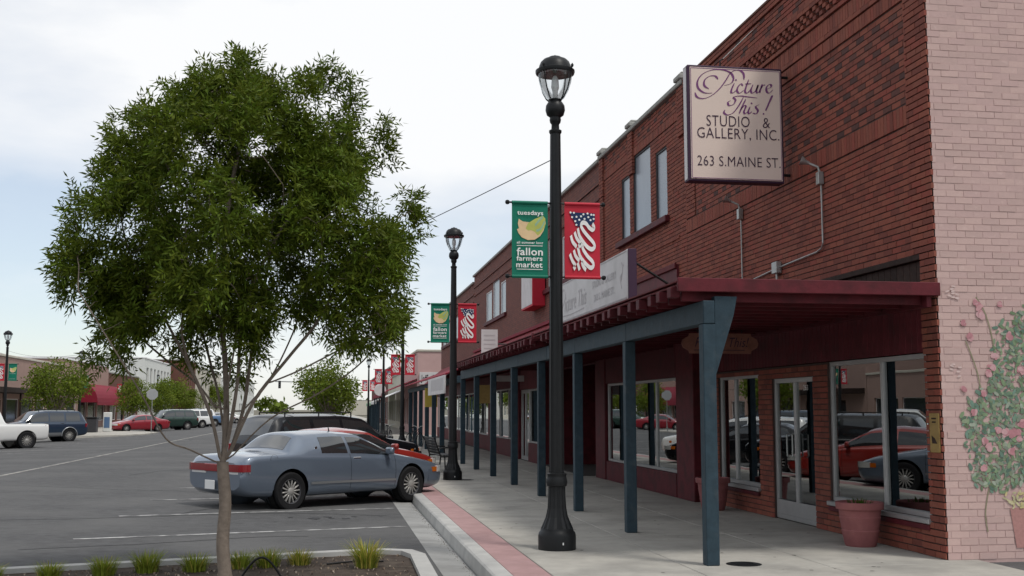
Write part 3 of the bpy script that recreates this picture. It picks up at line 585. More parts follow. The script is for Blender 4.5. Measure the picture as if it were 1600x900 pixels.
STR={'p':[[(243,440),(215,490),(175,545),(125,588),(75,607),(35,597),(22,568)],[(130,572),(80,570),(42,540),(38,495),(70,450),(130,425),(195,425),(245,445),(262,482),(245,512),(205,524)],[(108,545),(80,525),(82,490),(112,465),(148,465),(165,485)],[(240,450),(265,430),(300,428),(325,450),(328,488)],
[(268,510),(252,545),(248,568),(262,571),(280,555)],[(322,528),(308,515),(290,535),(285,560),(300,574),(328,555)],[(358,488),(338,545),(336,568),(350,573),(372,550)],[(335,516),(374,514)],[(385,520),(372,555),(380,574),(402,560),(418,522),(407,560),(414,574),(432,555)],[(444,518),(434,545),(426,574)],[(434,548),(448,526),(462,524)],[(470,550),(495,541),(501,526),(487,520),(470,540),(472,565),(488,575),(512,553)],
[(245,620),(228,632),(235,652),(262,645),(275,618),(262,600),(300,592),(350,598),(412,606)],[(325,600),(298,650),(262,697),(226,712),(203,698),(210,680)],[(340,612),(316,662),(298,705)],[(306,684),(328,655),(340,660),(328,692),(336,706),(354,690)],[(368,660),(356,690),(361,706),(378,692)],[(424,648),(402,662),(416,686),(406,707),(384,702)]]}
m=MB()
for s in STR['p']: m.ribbon([zx(*q) for q in s],.023,sf,0,.003,pen=R(25))
m.prism([zx(*q) for q in ((500,592),(514,590),(470,688),(462,686))],sf,0,.003)
for q in ((452,708),(278,490),(376,640)): c=zx(*q); m.prism([(c[0]+.014*math.cos(i*.785),c[1]+.014*math.sin(i*.785)) for i in range(8)],sf,0,.003)
m.build('script_lettering','purple',g,recalc=False)
for s,x0,x1,y,h in (('STUDIO',95,365,782,68),('&',448,494,795,64),('GALLERY, INC.',38,552,862,66),('263 S.MAINE ST.',40,560,1040,62)):
    a=zx(x0,y)[0]; b=zx(x1,y)[0]; yb=zx((x0+x1)/2,y+(4 if s[0]!='2' else 0))[1]-.0; text(s,'lettering','purple_dark',g,sf,a,b,yb,h/732*SH,d1=.004,bold=-.006)
for z in (.15,SH-.1): MB().tube([(SW,.1,z),(SW+.16,.1,z)],.022,8).build('bracket','iron',g)
MB().tube([(.55,.1,SH),(.55,.1,SH+.12),(.6,.1,SH+.14)],.012,6).build('eye_bolt','iron',g); MB().tube([(.55,.1,SH+.1),(1.65,1.2,2.9)],.006,5).build('guy_wire','steel',g)
# ---- hanging oval sign under the canopy
g=thing('hanging_sign','small wooden sign with notched ends hanging beneath the near canopy','sign',(5.14,16.0,2.48)); W2=1.19
pl=[(.12,0),(W2-.12,0),(W2-.11,.04),(W2-.02,.09),(W2,.15),(W2-.02,.21),(W2-.11,.26),(W2-.12,.3),(.12,.3),(.11,.26),(.02,.21),(0,.15),(.02,.09),(.11,.04)]
MB().prism(pl,lambda a,b,d:(a,d,b),-.02,.02).build('board','hang_wood',g); m=MB(); f3=lambda a,b,d:(a,-.021-d,b)
cx=lambda x,y:(W2*((x+28)/596*.86+.1),.27-(y-390)/330*.2)
m.prism([(.18,.045),(W2-.22,.045),(W2-.22,.055),(.18,.055)],f3,0,.002); m.build('underline','purple_dark',g)
text('Picture This!','lettering','purple_dark',g,f3,.2,W2-.15,.1,.14,d1=.003,shear=.35)
for q in (.25,W2-.25): MB().tube([(q,0,.3),(q,0,.36)],.006,5).build('chain','iron',g)
# ---- floodlights with conduit
def flood(y,z,label,path,box=None):
    g=thing('wall_floodlight',label,'light',(FX,y,z)); MB().cbox(-.09,-.005,-.045,.045,-.28,-.1,.008).build('junction_box','steel',g)
    MB().tube([(-.05,0,-.1),(-.07,0,-.03),(-.18,.05,.03)],.018,8).build('swivel_arm','steel',g)
    h=MB(); P=Vector((-.18,.05,.03)); D=Vector((-.8,.25,.35)).normalized(); h.tube([P,P+D*.05,P+D*.10,P+D*.12],[.025,.035,.06,.064],14); h.build('lamp_head','steel',g,smooth=True)
    MB().tube([(a[0]-FX,a[1]-y,a[2]-z) for a in path],.013,6).build('conduit','steel',g)
    if box: MB().cbox(-.1,-.005,box[0]-y-.09,box[0]-y+.09,box[1]-z-.09,box[1]-z+.09,.01).build('switch_box','steel',g); MB().tube([(-.05,box[0]-y,box[1]-z-.09),(-.05,box[0]-y,3.05-z)],.02,6).build('riser','steel',g)
x=FX-.03
flood(14.5,5.05,'galvanised wall floodlight with bent conduit right of the cream sign',[(x,14.5,4.8),(x,14.5,3.95),(x,14.56,3.88),(x,14.7,3.85),(x,16.1,3.8),(x,17.4,3.72)],(16.1,3.8))
flood(17.6,5.08,'galvanised wall floodlight with straight conduit below the cream sign',[(x,17.6,4.8),(x,17.6,3.05)])
# ---- pots
def pot(x,y,label,plant=True):
    g=thing('planter_pot',label,'plant pot',(x,y,0)); g.scale=(.84,.84,1); MB().lathe([(.21,.0),(.225,.02),(.265,.18),(.268,.19),(.262,.2),(.29,.34),(.293,.35),(.287,.36),(.30,.44),(.335,.445),(.34,.455),(.342,.52),(.33,.53),(.30,.53),(.29,.47),(.0,.46)],36).build('bowl','terracotta',g,smooth=True)
    if plant:
        m=MB()
        for k in range(26):
            a=random.uniform(0,6.28); r=random.uniform(0,.16); p=Vector((r*math.cos(a),r*math.sin(a),.46)); d=Vector((math.cos(a)*.5,math.sin(a)*.5,1)).normalized(); l=random.uniform(.06,.14); s=Vector((-math.sin(a),math.cos(a),0))*.02
            m.add([p,p+d*l*.5+s,p+d*l,p+d*l*.5-s],[(0,1,2,3)],(random.uniform(.5,.9),random.uniform(.5,.8),1.0))
        m.build('plant','leaf',g,recalc=False)
pot(6.42,13.05,'large pinkish terracotta pot in front of the near shop window'); pot(6.3,18.05,'terracotta pot half hidden behind the nearest blue post')
# display things in the windows
for (x,y,z,h,w_,l) in ((7.05,12.6,.42,.42,.3,'white picture board leaning inside the near shop window'),(7.0,18.7,.42,.55,.3,'white picture board leaning inside the window left of the door')):
    g=MB(); M=Matrix.Translation((x,y,z))@Matrix.Rotation(R(18),4,'Y'); g.cbox(-.01,.01,-w_/2,w_/2,0,h,.003,M=M); tag(g.build('picture_board','white'),l,'picture')

g=thing('wall_sign','white sign with a black name on the pink wall beyond the brick row','sign',(5.8,73.85,3.3)); MB().cbox(0,3.4,0,.08,0,.8,.01).build('board','sign_white',g)
text("Jeff's C",'lettering','black',g,lambda a,b,d:(a,-.001-d,b),.1,1.0,.22,.42,d1=.004,bold=.01)
# ------------------------------------------------------------------ street lamps and banners
def lamp_proto():
    r=link('street_lamp',None); 
    MB().lathe([(.225,0),(.225,.16),(.215,.20),(.20,.215),(.19,.25)],32).build('base_drum','iron',r,smooth=True)
    b=MB().lathe([(.195,.245),(.17,.30),(.135,.38),(.115,.48),(.105,.62),(.103,.74)],32,flute=1,fa=.07).build('fluted_base','iron',r)
    MB().lathe([(.105,.735),(.12,.745),(.128,.79),(.118,.84),(.112,.86),(.118,.875),(.118,.89),(.09,.90)],28).build('base_collar','iron',r,smooth=True)
    MB().lathe([(.093,.895),(.088,2.2),(.078,3.6),(.066,5.05)],24,flute=1,fa=.06).build('shaft','iron',r)
    MB().lathe([(.066,5.04),(.078,5.06),(.078,5.085),(.05,5.10),(.047,5.16),(.065,5.185),(.072,5.22),(.066,5.25),(.105,5.28),(.122,5.34),(.115,5.40),(.09,5.44),(.075,5.455),(.085,5.475)],28).build('neck_ornament','iron',r,smooth=True)
    h=MB().lathe([(.238,5.80),(.245,5.82),(.245,5.845),(.21,5.86),(.2,5.9),(.18,5.95),(.145,5.985),(.09,6.0),(.075,6.02),(.03,6.03),(.0,6.05)],28).build('lamp_hood','iron',r,smooth=True)
    MB().lathe([(.08,5.47),(.115,5.50),(.165,5.59),(.20,5.70),(.215,5.80)],28).build('globe','globe',r,smooth=True)
    c=MB()
    for k in range(4):
        a=k*math.pi/2+.785; ca,sa=math.cos(a),math.sin(a); c.tube([(q*ca,q*sa,z) for q,z in ((.08,5.455),(.13,5.50),(.182,5.59),(.22,5.71),(.236,5.82),(.25,5.87))],.009,6); c.lathe([(.0,5.84),(.016,5.86),(.018,5.88),(.0,5.905)],8,(.255*ca,.255*sa,0))
    c.build('cage','iron',r); MB().lathe([(.03,5.47),(.035,5.58),(.05,5.63),(.045,5.72),(.02,5.78)],12).build('bulb','white',r)
    for z in (3.26,4.17): m=MB(); m.tube([(-.585,0,z),(.585,0,z)],.012,8); m.lathe([(0,-.03),(.022,-.022),(.03,0),(.022,.022),(0,.03)],8,(-.6,0,z)); m.lathe([(0,-.03),(.022,-.022),(.03,0),(.022,.022),(0,.03)],8,(.6,0,z)); m.build('banner_arm','iron',r)
    MB().cbox(.02,.035,-.232,-.226,.07,.1,.002).build('access_tag','white',r)
    return r
LP=lamp_proto()
def banner(kind,loc,rz,side,label,grp,detail=True):
    """side -1 left of the pole, +1 right; 0.45 x 0.87 m cloth between the two arms"""
    g=thing('street_banner',label,'banner',loc,rz,grp); x0,x1=(-.545,-.10) if side<0 else (.11,.555); W=x1-x0; z0=3.275
    m=MB(); nx,nz=6,14; V=[]
    for j in range(nz+1):
        for i in range(nx+1): V.append((x0+W*i/nx,.006*math.sin(i*1.1+j*.4)*(math.sin(math.pi*j/nz)),z0+.88*j/nz))
    n1=len(V); V+=[(a,b+.004,c) for a,b,c in V]; F=[]
    for j in range(nz):
        for i in range(nx): q=j*(nx+1)+i; F+=[(q,q+1,q+nx+2,q+nx+1),(n1+q,n1+q+nx+1,n1+q+nx+2,n1+q+1)]
    m.add(V,F); m.build('cloth','banner_'+kind,g,smooth=True,recalc=False)
    for z in (3.26,4.17): MB().tube([(x0,0,z),(x1,0,z)],.022,8).build('sleeve','banner_'+kind,g,smooth=True)
    f=lambda a,b,d:(x0+W*a,-.010-d,z0+.88*b)
    if kind=='green':
        q=lambda x,y:((x-118)/322,1-(y-95)/675)
        m=MB(); m.prism([q(*p) for p in ((178,240),(215,265),(262,270),(330,280),(385,235),(415,225),(420,280),(400,350),(370,400),(320,435),(260,440),(205,415),(175,375),(162,340),(180,330),(170,285))],f,0,.001); m.build('melon_print','melon',g)
        m=MB(); m.prism([q(*p) for p in ((240,330),(262,280),(320,240),(395,205),(418,235),(415,300),(385,360),(350,395),(320,360),(290,345),(262,350))],f,.0011,.002); m.build('melon_print','melon_green',g)
        m=MB(); m.ribbon([q(*p) for p in ((325,300),(355,260),(395,215))],.04,f,.0021,.003); m.ribbon([q(*p) for p in ((335,350),(375,330),(410,260))],.035,f,.0021,.003); m.build('melon_print','melon_rind',g)
        if detail:
            for s,a,b,y,h in (('tuesdays',165,398,200,40),('all summer long',160,396,474,22),('fallon',160,394,582,70),('farmers',158,390,634,46),('market',155,390,697,52)):
                text(s,'lettering','banner_white',g,f,q(a,y)[0],q(b,y)[0],q(a,y)[1],h/675,d1=.0035,bold=.018)
        else:
            m=MB()
            for a,b,y,h in ((165,398,200,34),(160,394,582,60),(158,390,634,40),(155,390,697,46)):
                p=q(a,y); p2=q(b,y-h); m.prism([p,(p2[0],p[1]),p2,(p[0],p2[1])],f,0,.001)
        m=MB()
        for y in (490,712): m=MB(); a=q(160,y);b=q(392,y+6); m.prism([(a[0],a[1]),(b[0],a[1]),(b[0],b[1]),(a[0],b[1])],f,0,.001); m.build('rule_line','banner_white',g)
    else:
        q=lambda x,y:((x-618)/324,1-(y-110)/675)
        m=MB(); m.prism([q(*p) for p in ((660,178),(895,186),(895,262),(850,300),(790,268),(745,318),(728,310))],f,0,.001); m.build('star_field','banner_blue',g)
        m=MB()
        for (a,b) in ((672,182),(703,184),(790,196),(828,188),(863,198),(885,200),(686,226),(726,222),(768,216),(800,240),(835,222),(884,238),(715,264),(752,250),(855,250),(725,298)): c=q(a,b); m.prism([(c[0]+.033*math.cos(i*1.257+.3),c[1]+.016*math.sin(i*1.257+.3)) for i in range(5)],f,.0011,.002)
        for P in ([(872,285),(888,320),(870,342),(840,320),(815,285),(785,276),(768,302),(785,345),(830,405),(880,465),(890,505),(865,528),(830,512),(790,465),(752,400),(738,330)],[(708,368),(728,428),(765,478)],[(674,402),(690,460),(726,508)],[(742,505),(775,490),(785,530),(825,595),(870,645),(878,685),(855,705),(825,685),(785,640),(755,590),(737,515)],[(700,540),(716,595),(750,640)],[(664,578),(684,635),(715,688)],[(698,722),(712,692)],[(733,660),(752,727)],[(772,650),(785,690),(810,727)]): m.ribbon([q(*p) for p in P],.062,lambda a,b,d:f(a,b,d),0,.003)
        m.build('ribbon_print','banner_white',g,recalc=False)
lamps=[(2.70,13.32,'tall black ornate street lamp nearest to the camera with two banners',('green','red')),(2.90,26.7,'black street lamp rising beside the silver car front',('green','red')),(3.3,52,'black street lamp above the bicycles carrying two red banners',('red','red')),(3.31,71,'black street lamp farther along the right pavement, fourth in line',('red','red')),(3.3,98,'farthest black street lamp on the right pavement',('red','red')),
(-17.75,66,'black street lamp at the left picture edge across the street',('red','green')),(-18.39,88,'black street lamp across the street behind the bushy tree',('','green')),(-20.4,117,'black street lamp across the street beside the red awning',('red','')),(-21.3,146,'farthest black street lamp across the street',('','green'))]
LB={'green':'green farmers market banner with a melon print','red':'red banner with curling flag ribbon print'}
WH=['on the nearest lamp','on the second lamp','on the third lamp on the right','on the fourth lamp on the right','on the farthest lamp on the right','on the lamp at the left picture edge','on the left lamp behind the bushy tree','on the left lamp beside the red awning','on the farthest lamp across the street']
for i,(x,y,l,bs) in enumerate(lamps):
    o=LP if i==0 else copy_tree(LP); o.location=(x,y,0); tag(o,l,'street lamp','street lamps along both pavements'); o.rotation_euler=(0,0,0)
    for s,k in zip((-1,1),bs):
        if k: banner(k,(x,y,0),0,s,LB[k]+(', left one ' if s<0 and bs[0]==bs[1] else ', right one ' if bs[0]==bs[1] else ' ')+WH[i],'street banners',i<2)
# overhead cable from the nearest lamp across the street
A=Vector((2.66,13.32,4.72)); B=Vector((-17.7,66,4.9)); P=[]
for i in range(60): t=i/59; p=A.lerp(B,t); p.z-=1.15*4*t*(1-t); P.append(p)
tag(MB().tube(P,.006,5).build('overhead_cable','iron'),'thin sagging cable strung from the nearest lamp across the street','cable')
# ------------------------------------------------------------------ vehicles
def wheel_parts(r,wd,rim='rim'):
    t=MB().lathe([(r*.62,-wd*.42),(r*.70,-wd*.5),(r*.93,-wd*.5),(r,-wd*.36),(r,wd*.36),(r*.93,wd*.5),(r*.70,wd*.5),(r*.62,wd*.42)],32,axis='y',cap=False).mesh('tyre','rubber',smooth=True)
    m=MB().lathe([(r*.66,wd*.46),(r*.64,wd*.5),(r*.6,wd*.44),(r*.585,wd*.25),(0.001,wd*.22)],32,axis='y',cap=False); rm=m.mesh('rim','plastic_grey',smooth=True)
    s=MB()
    for k in range(14):
        a=k*math.pi/7; M=Matrix.Rotation(a,4,'Y'); s.cbox(r*.16,r*.6,wd*.24,wd*.43,-r*.036,r*.036,.005,M=M)
    s.lathe([(r*.2,wd*.2),(r*.2,wd*.43),(r*.13,wd*.5),(.001,wd*.51)],16,axis='y'); sp=s.mesh('spokes',rim,smooth=True)
    d=MB().lathe([(r*.575,wd*.26),(.001,wd*.262)],24,axis='y').mesh('brake_shadow','black'); return t,rm,sp,d  # flat black disc paints the shade behind the spokes
WC={}
def car(name,label,cat,st,axles,wr,pm,loc,head,opt,group):
    """st rows: x, zb, w, zs, y6, z6, z7 (x forward)"""
    g=thing(name,label,cat,loc,head,group); S=np.array(sorted(st)); X=np.linspace(S[0,0],S[-1,0],124)
    Q=[np.interp(X,S[:,0],S[:,k]) for k in range(1,7)]
    for _ in range(4):
        for k in range(6): q=Q[k]; q[1:-1]=(q[:-2]+2*q[1:-1]+q[2:])/4
    def ctrl(x):
        zb,w_,zs,y6,z6,z7=[float(np.interp(x,X,q)) for q in Q]
        return [(0,zb),(.78*w_,zb),(.945*w_,zb+.06),(w_,zb+.5*(zs-zb)),(.985*w_,zs-.09),(.945*w_,zs),(y6,z6),(0,z7)]
    def pt(x,t,s=1):
        c=ctrl(x); t=max(0,min(7,t)); i=min(6,int(t)); f=t-i
        if 1<=i<=4:
            P0,P1,P2,P3=c[max(i-1,1)],c[i],c[i+1],c[min(i+2,5)]
            y,z=[.5*(2*P1[j]+(P2[j]-P0[j])*f+(2*P0[j]-5*P1[j]+4*P2[j]-P3[j])*f*f+(-P0[j]+3*P1[j]-3*P2[j]+P3[j])*f**3) for j in (0,1)]
        elif i==5:
            y=c[5][0]+(c[6][0]-c[5][0])*f+.025*math.sin(math.pi*f); z=c[5][1]+(c[6][1]-c[5][1])*f+.006*math.sin(math.pi*f)
        elif i==6:
            y=c[6][0]*(1-f); e=abs(1-f)**2.4; z=c[7][1]-(c[7][1]-c[6][1])*e
        else: y,z=c[0][0]+(c[1][0]-c[0][0])*f,c[0][1]
        return Vector((x,y*s,z))
    ts=[0,1]+[1+k/7 for k in range(1,29)]+[5+k/5 for k in range(1,6)]+[6+k/7 for k in range(1,8)]; nt_=len(ts)
    mb=MB(); V=[]; F=[]; ring=[(t,1) for t in ts]+[(t,-1) for t in ts[-2:0:-1]]; nr=len(ring)
    for x in X:
        for t,s in ring: V.append(pt(x,t,s))
    for i in range(len(X)-1):
        for k in range(nr): F.append((i*nr+k,i*nr+(k+1)%nr,(i+1)*nr+(k+1)%nr,(i+1)*nr+k))
    F+=[tuple(range(nr)),tuple(range((len(X)-1)*nr,len(X)*nr))[::-1]]
    hw=max(S[:,2]); Ra=wr*1.15; zc=wr+.01; keep=[]; drop=set(); kv=set()
    def ins(p): return any((p[0]-a)**2+(p[2]-zc)**2<Ra*Ra for a in axles) and abs(p[1])>.6*hw
    for f in F:
        c=sum((V[k] for k in f),Vector())/len(f)
        if len(f)==4 and ins(c): drop|=set(f)
        else: keep.append(f); kv|=set(f)
    for k in drop&kv:
        p=V[k]; a=min(axles,key=lambda q:abs(q-p[0])); d=Vector((p[0]-a,0,p[2]-zc))
        if abs(p[1])>.7*hw: d=d.normalized()*Ra; V[k]=Vector((a+d.x,p[1],zc+d.z))
    mb.add(V,keep); body=mb.build('body',pm,g,smooth=True,angle=35)
    for a in axles:
        for s in (-1,1): MB().lathe([(.001,hw*.67*s),(wr*1.13,hw*.67*s),(wr*1.13,hw*.93*s)],30,(a,0,wr+.01),axis='y',cap=False).build('wheel_well','black',g)
    if (wr,opt.get('rim')) not in WC: WC[(wr,opt.get('rim'))]=wheel_parts(wr,opt.get('tw',.21),opt.get('rim','rim'))
    for a in axles:
        for s in (-1,1):
            we=link('wheel',None,g,(a,s*(hw-.12),wr)); we.rotation_euler=(0,random.uniform(0,1),0 if s>0 else math.pi)
            for nm,m in zip(('tyre','rim','spokes','hub_shade_disc'),WC[(wr,opt.get('rim'))]): link(nm,m,we)
    def panel(nm,m,xa,xb,ta,tb,s,nu=10,nv=6,off=.004,both=False,parent=None,xs_=None):
        """xa/xb: (bottom,top) x of the rear/front edge; t from ta to tb (both: right across the centre line)"""
        q=MB(); V=[]
        tt=[ta+(tb-ta)*k/nv for k in range(nv+1)]
        seq=[(t,s) for t in tt] if not both else [(t,1) for t in tt]+[(t,-1) for t in tt[-2::-1]]
        n=len(seq)
        for i in range(nu+1):
            for k,(t,sd_) in enumerate(seq):
                f=(t-ta)/(tb-ta) if tb!=ta else 0; a=xa[0]+(xa[1]-xa[0])*f; b=xb[0]+(xb[1]-xb[0])*f; x=a+(b-a)*i/nu; p=pt(x,t,sd_)
                d1=pt(x+.02,t,sd_)-pt(x-.02,t,sd_); d2=pt(x,min(7,t+.05),sd_)-pt(x,t-.05,sd_); nn=d1.cross(d2)
                nn=nn.normalized() if nn.length>1e-9 else Vector((0,sd_,0))
                if nn.dot(p-Vector((x,0,.6)))<0: nn=-nn
                V.append(p+nn*off)
        q.add(V,[(i*n+k,(i+1)*n+k,(i+1)*n+k+1,i*n+k+1) for i in range(nu) for k in range(n-1)]); return q.build(nm,m,parent or g,smooth=True)
    def sweep(nm,m,path,prof,parent=None):
        q=MB(); P=smooth2(path,4); n=len(P); V=[]; k=len(prof)
        for i in range(n):
            a=P[max(i-1,0)];b=P[min(i+1,n-1)]; d=math.hypot(b[0]-a[0],b[1]-a[1]); nx_,ny_=(b[1]-a[1])/d,-(b[0]-a[0])/d
            for (o,z) in prof: V.append((P[i][0]+nx_*o,P[i][1]+ny_*o,z))
        q.add(V,[(i*k+j,i*k+(j+1)%k,(i+1)*k+(j+1)%k,(i+1)*k+j) for i in range(n-1) for j in range(k)]+[tuple(range(k)),tuple(range((n-1)*k,n*k))]); return q.build(nm,m,parent or g,smooth=True,angle=50)
    gl='car_glass'
    for s in (-1,1):
        for (a,b) in opt['side']: panel('side_window',gl,a,b,5.1,5.86,s)
        for xd in opt.get('seams',()): panel('door_seam','black',(xd-.004,xd-.004),(xd+.004,xd+.004),1.9,5.05,s,1,10,.0015)
        for xd in opt.get('handles',()):
            p=pt(xd,4.35,s); MB().cbox(xd-.09,xd+.09,p.y-.004 if s<0 else p.y-.015,p.y+.015 if s<0 else p.y+.004,p.z-.018,p.z+.018,.006).build('door_handle',opt.get('hm','black'),g)
        xm=opt['mirror']; p=pt(xm,5.05,s); q=MB(); q.cbox(xm-.05,xm+.06,min(p.y,p.y+s*.2),max(p.y,p.y+s*.2),p.z+.02,p.z+.15,.03); q.build('wing_mirror',opt.get('mm',pm),g,smooth=True)
        if opt.get('mould'): panel('side_moulding',opt['mould'],(axles[1]+wr*1.3,)*2,(axles[0]-wr*1.3,)*2,2.55,2.68,s,14,2,.012)
        if opt.get('two'): panel('lower_cladding',opt['two'],(axles[1]+wr*1.25,)*2,(axles[0]-wr*1.25,)*2,1.6,2.55,s,14,5,.01)
    panel('windshield',gl,*opt['wind'],6.12,7,1,8,6,.004,True)
    if opt.get('rear'): panel('rear_window',gl,*opt['rear'],6.12,7,1,8,6,.004,True)
    x0,x1=S[0,0],S[-1,0]; bz0,bz1=opt.get('bump',(.36,.58)); bw=hw*.955; bm_=opt.get('bm',pm); prof=[(0,bz0),(.05,bz0-.02),(.075,bz0+.05),(.08,bz1-.05),(.05,bz1),(0,bz1)]
    wl=lambda x:float(np.interp(x,X,Q[1]))-.058
    rb=[(x0+.72,wl(x0+.72)-.02),(x0+.5,wl(x0+.5)),(x0+.28,wl(x0+.28)-.005),(x0+.10,wl(x0+.2)-.05),(x0+.03,wl(x0+.2)*.72),(x0+.0,0)]
    sweep('rear_bumper',bm_,[(a,-b) for a,b in rb[:-1]]+[(a,b) for a,b in rb[::-1]],prof)
    if opt.get('strip'): sweep('bumper_seam','black',[(a,-b) for a,b in rb[1:-1]]+[(a,b) for a,b in rb[:0:-1]],[(0,bz1+.002),(.062,bz1+.002),(.062,bz1+.014),(0,bz1+.014)])
    sweep('front_bumper',bm_,[(x1-.55,bw*1.0),(x1-.3,bw*.96),(x1-.12,bw*.84),(x1-.02,bw*.6),(x1+.01,0),(x1-.02,-bw*.6),(x1-.12,-bw*.84),(x1-.3,-bw*.96),(x1-.55,-bw)],prof)
    tz0,tz1=opt['tail']
    for s in (-1,1):
        pth=[(x0+.16,s*bw*.985),(x0+.06,s*bw*.94),(x0+.0,s*bw*.84),(x0-.012,s*bw*opt.get('tin',.42))]
        if s>0: pth=pth[::-1]
        pr=[(-.03,tz0),(.03,tz0),(.036,tz1-.01),(.02,tz1),(-.03,tz1)]
        o=sweep('taillight','lens_red',pth,pr); 
        if opt.get('strip'): sweep('reflector_strip','white',pth,[(.0,tz0-.04),(.042,tz0-.036),(.042,tz0-.006),(.0,tz0-.006)],o)
        hz=opt['headz']; sg=[(x1-.30,s*bw*.92),(x1-.12,s*bw*.80),(x1-.03,s*bw*.62),(x1-.01,s*bw*.42)]
        if s<0: sg=sg[::-1]
        sweep('headlight','lens_clear',sg,[(-.05,hz),(.02,hz),(.01,hz+.12),(-.05,hz+.12)])
        sweep('turn_signal','lens_amber',[(x1-.44,s*bw*.965),(x1-.36,s*bw*.95),(x1-.30,s*bw*.925)] if s>0 else [(x1-.30,s*bw*.925),(x1-.36,s*bw*.95),(x1-.44,s*bw*.965)],[(-.03,hz+.01),(.018,hz+.01),(.014,hz+.1),(-.03,hz+.1)])
    MB().cbox(x0-.045,x0-.005,-.27,.27,tz0-.01,tz1+.0,.01).build('plate_panel',opt.get('pp','lens_red'),g); MB().cbox(x0-.095,x0-.083,-.15,.15,bz0+.02,bz0+.17,.004).build('licence_plate','white',g)
    MB().cbox(x1-.06,x1+.0,-.35,.35,opt['headz'],opt['headz']+.11,.01).build('grille','black',g)
    if opt.get('strip'):
        for s in (-1,1):
            p=pt(-1.78,4.3,s); MB().lathe([(.075,-.003),(.078,0),(.075,.003)],20,(p.x,p.y+s*.001,p.z),axis='y',cap=False).build('fuel_door_seam','black',g); p=pt(-.82,5.35,s); MB().lathe([(.001,-.006),(.028,-.006),(.028,.006),(.001,.006)],12,(p.x,p.y+s*.006,p.z),axis='y').build('emblem','chrome',g)
        panel('trunk_seam','black',(-1.72,-1.72),(-1.712,-1.712),6.15,7,1,1,6,.0015,True)
    if opt.get('rack'):
        for s in (-1,1):
            q=MB(); a,b=opt['rack']; q.tube([(x,s*.52,pt((a+b)/2,6.3).z+.055) for x in (a,(a+b)/2,b)],.016,6); 
            for x in (a,(a+b)/2,b): q.tube([(x,s*.52,pt(x,6.3).z-.02),(x,s*.52,pt((a+b)/2,6.3).z+.055)],.018,6)
            q.build('roof_rack','black',g)
        for x in opt.get('bars',()): MB().tube([(x,-.52,pt(x,6.3).z+.06),(x,.52,pt(x,6.3).z+.06)],.014,6).build('cross_bar','black',g)
    if opt.get('ant'): xa=opt['ant']; p=pt(xa,6.7); MB().tube([(xa,-.25,p.z-.01),(xa-.03,-.25,p.z+.09)],[.014,.007],6).build('antenna','black',g)
    if opt.get('flare'):
        for a in axles:
            for s in (-1,1): q=MB(); q.tube([(a+wr*1.17*math.cos(t),s*(hw-.002),wr+.01+wr*1.17*math.sin(t)) for t in np.linspace(-.12,math.pi+.12,16)],.028,6); q.build('wheel_arch_flare',opt['flare'],g,smooth=True)
    return g
COUPE=[(2.47,.34,.60,.56,.42,.60,.61),(2.38,.25,.77,.61,.55,.65,.67),(2.1,.22,.86,.68,.64,.73,.75),(1.45,.22,.91,.79,.72,.84,.87),(1.05,.22,.92,.84,.77,.90,.93),(.85,.22,.92,.86,.73,.99,1.02),(.25,.22,.92,.88,.61,1.25,1.29),(-.3,.22,.92,.90,.59,1.28,1.335),(-1.08,.22,.92,.92,.575,1.25,1.31),(-1.18,.22,.915,.925,.585,1.20,1.27),(-1.44,.22,.91,.93,.70,.975,1.01),(-1.62,.22,.90,.93,.72,.955,.985),(-2.2,.26,.875,.91,.70,.935,.96),(-2.37,.32,.85,.86,.68,.90,.925),(-2.43,.38,.80,.74,.6,.82,.84)]
SEDAN=[(2.35,.34,.58,.56,.42,.60,.62),(2.25,.24,.74,.62,.55,.67,.69),(1.9,.19,.83,.72,.64,.77,.80),(1.35,.18,.87,.82,.70,.88,.91),(1.0,.18,.875,.86,.74,.93,.97),(.3,.18,.88,.90,.60,1.28,1.34),(-.3,.18,.88,.92,.58,1.33,1.40),(-.9,.18,.88,.93,.57,1.29,1.36),(-1.6,.19,.87,.95,.68,1.02,1.06),(-2.1,.24,.84,.94,.66,.97,1.0),(-2.28,.31,.80,.86,.62,.90,.93),(-2.34,.37,.74,.76,.55,.82,.85)]
SUV=[(2.35,.44,.70,.80,.5,.86,.88),(2.25,.34,.84,.88,.62,.95,.98),(1.5,.30,.91,1.0,.74,1.07,1.10),(1.1,.30,.92,1.04,.80,1.12,1.15),(.45,.30,.92,1.06,.66,1.62,1.68),(-.2,.30,.92,1.06,.65,1.70,1.76),(-1.9,.32,.91,1.06,.64,1.69,1.75),(-2.12,.34,.90,1.06,.64,1.64,1.70),(-2.38,.38,.88,1.05,.68,1.16,1.20),(-2.45,.44,.84,.98,.64,1.02,1.04)]
PICK=[(2.75,.46,.72,.86,.5,.93,.95),(2.62,.36,.90,.95,.68,1.02,1.05),(1.7,.34,.98,1.05,.80,1.13,1.16),(1.25,.34,.99,1.08,.86,1.17,1.2),(.6,.34,.99,1.1,.70,1.72,1.78),(-.35,.34,.99,1.1,.70,1.78,1.84),(-.62,.34,.99,1.1,.70,1.72,1.78),(-.78,.36,.99,1.1,.88,1.135,1.14),(-2.6,.40,.98,1.1,.88,1.13,1.135),(-2.72,.44,.96,1.08,.86,1.11,1.115)]
oC=dict(side=[((-.72,-.68),(-.12,-.12)),((-.05,-.05),(.88,.88))],seams=(-.08,1.02),handles=(.08,),mirror=.82,mould='paint_grey',wind=((.95,.95),(.34,.34)),rear=((-1.42,-1.42),(-1.17,-1.17)),tail=(.68,.80),headz=.52,strip=1,ant=-.1,tin=.30,hm='chrome')
oC['wind']=((.34,.34),(.95,.95))
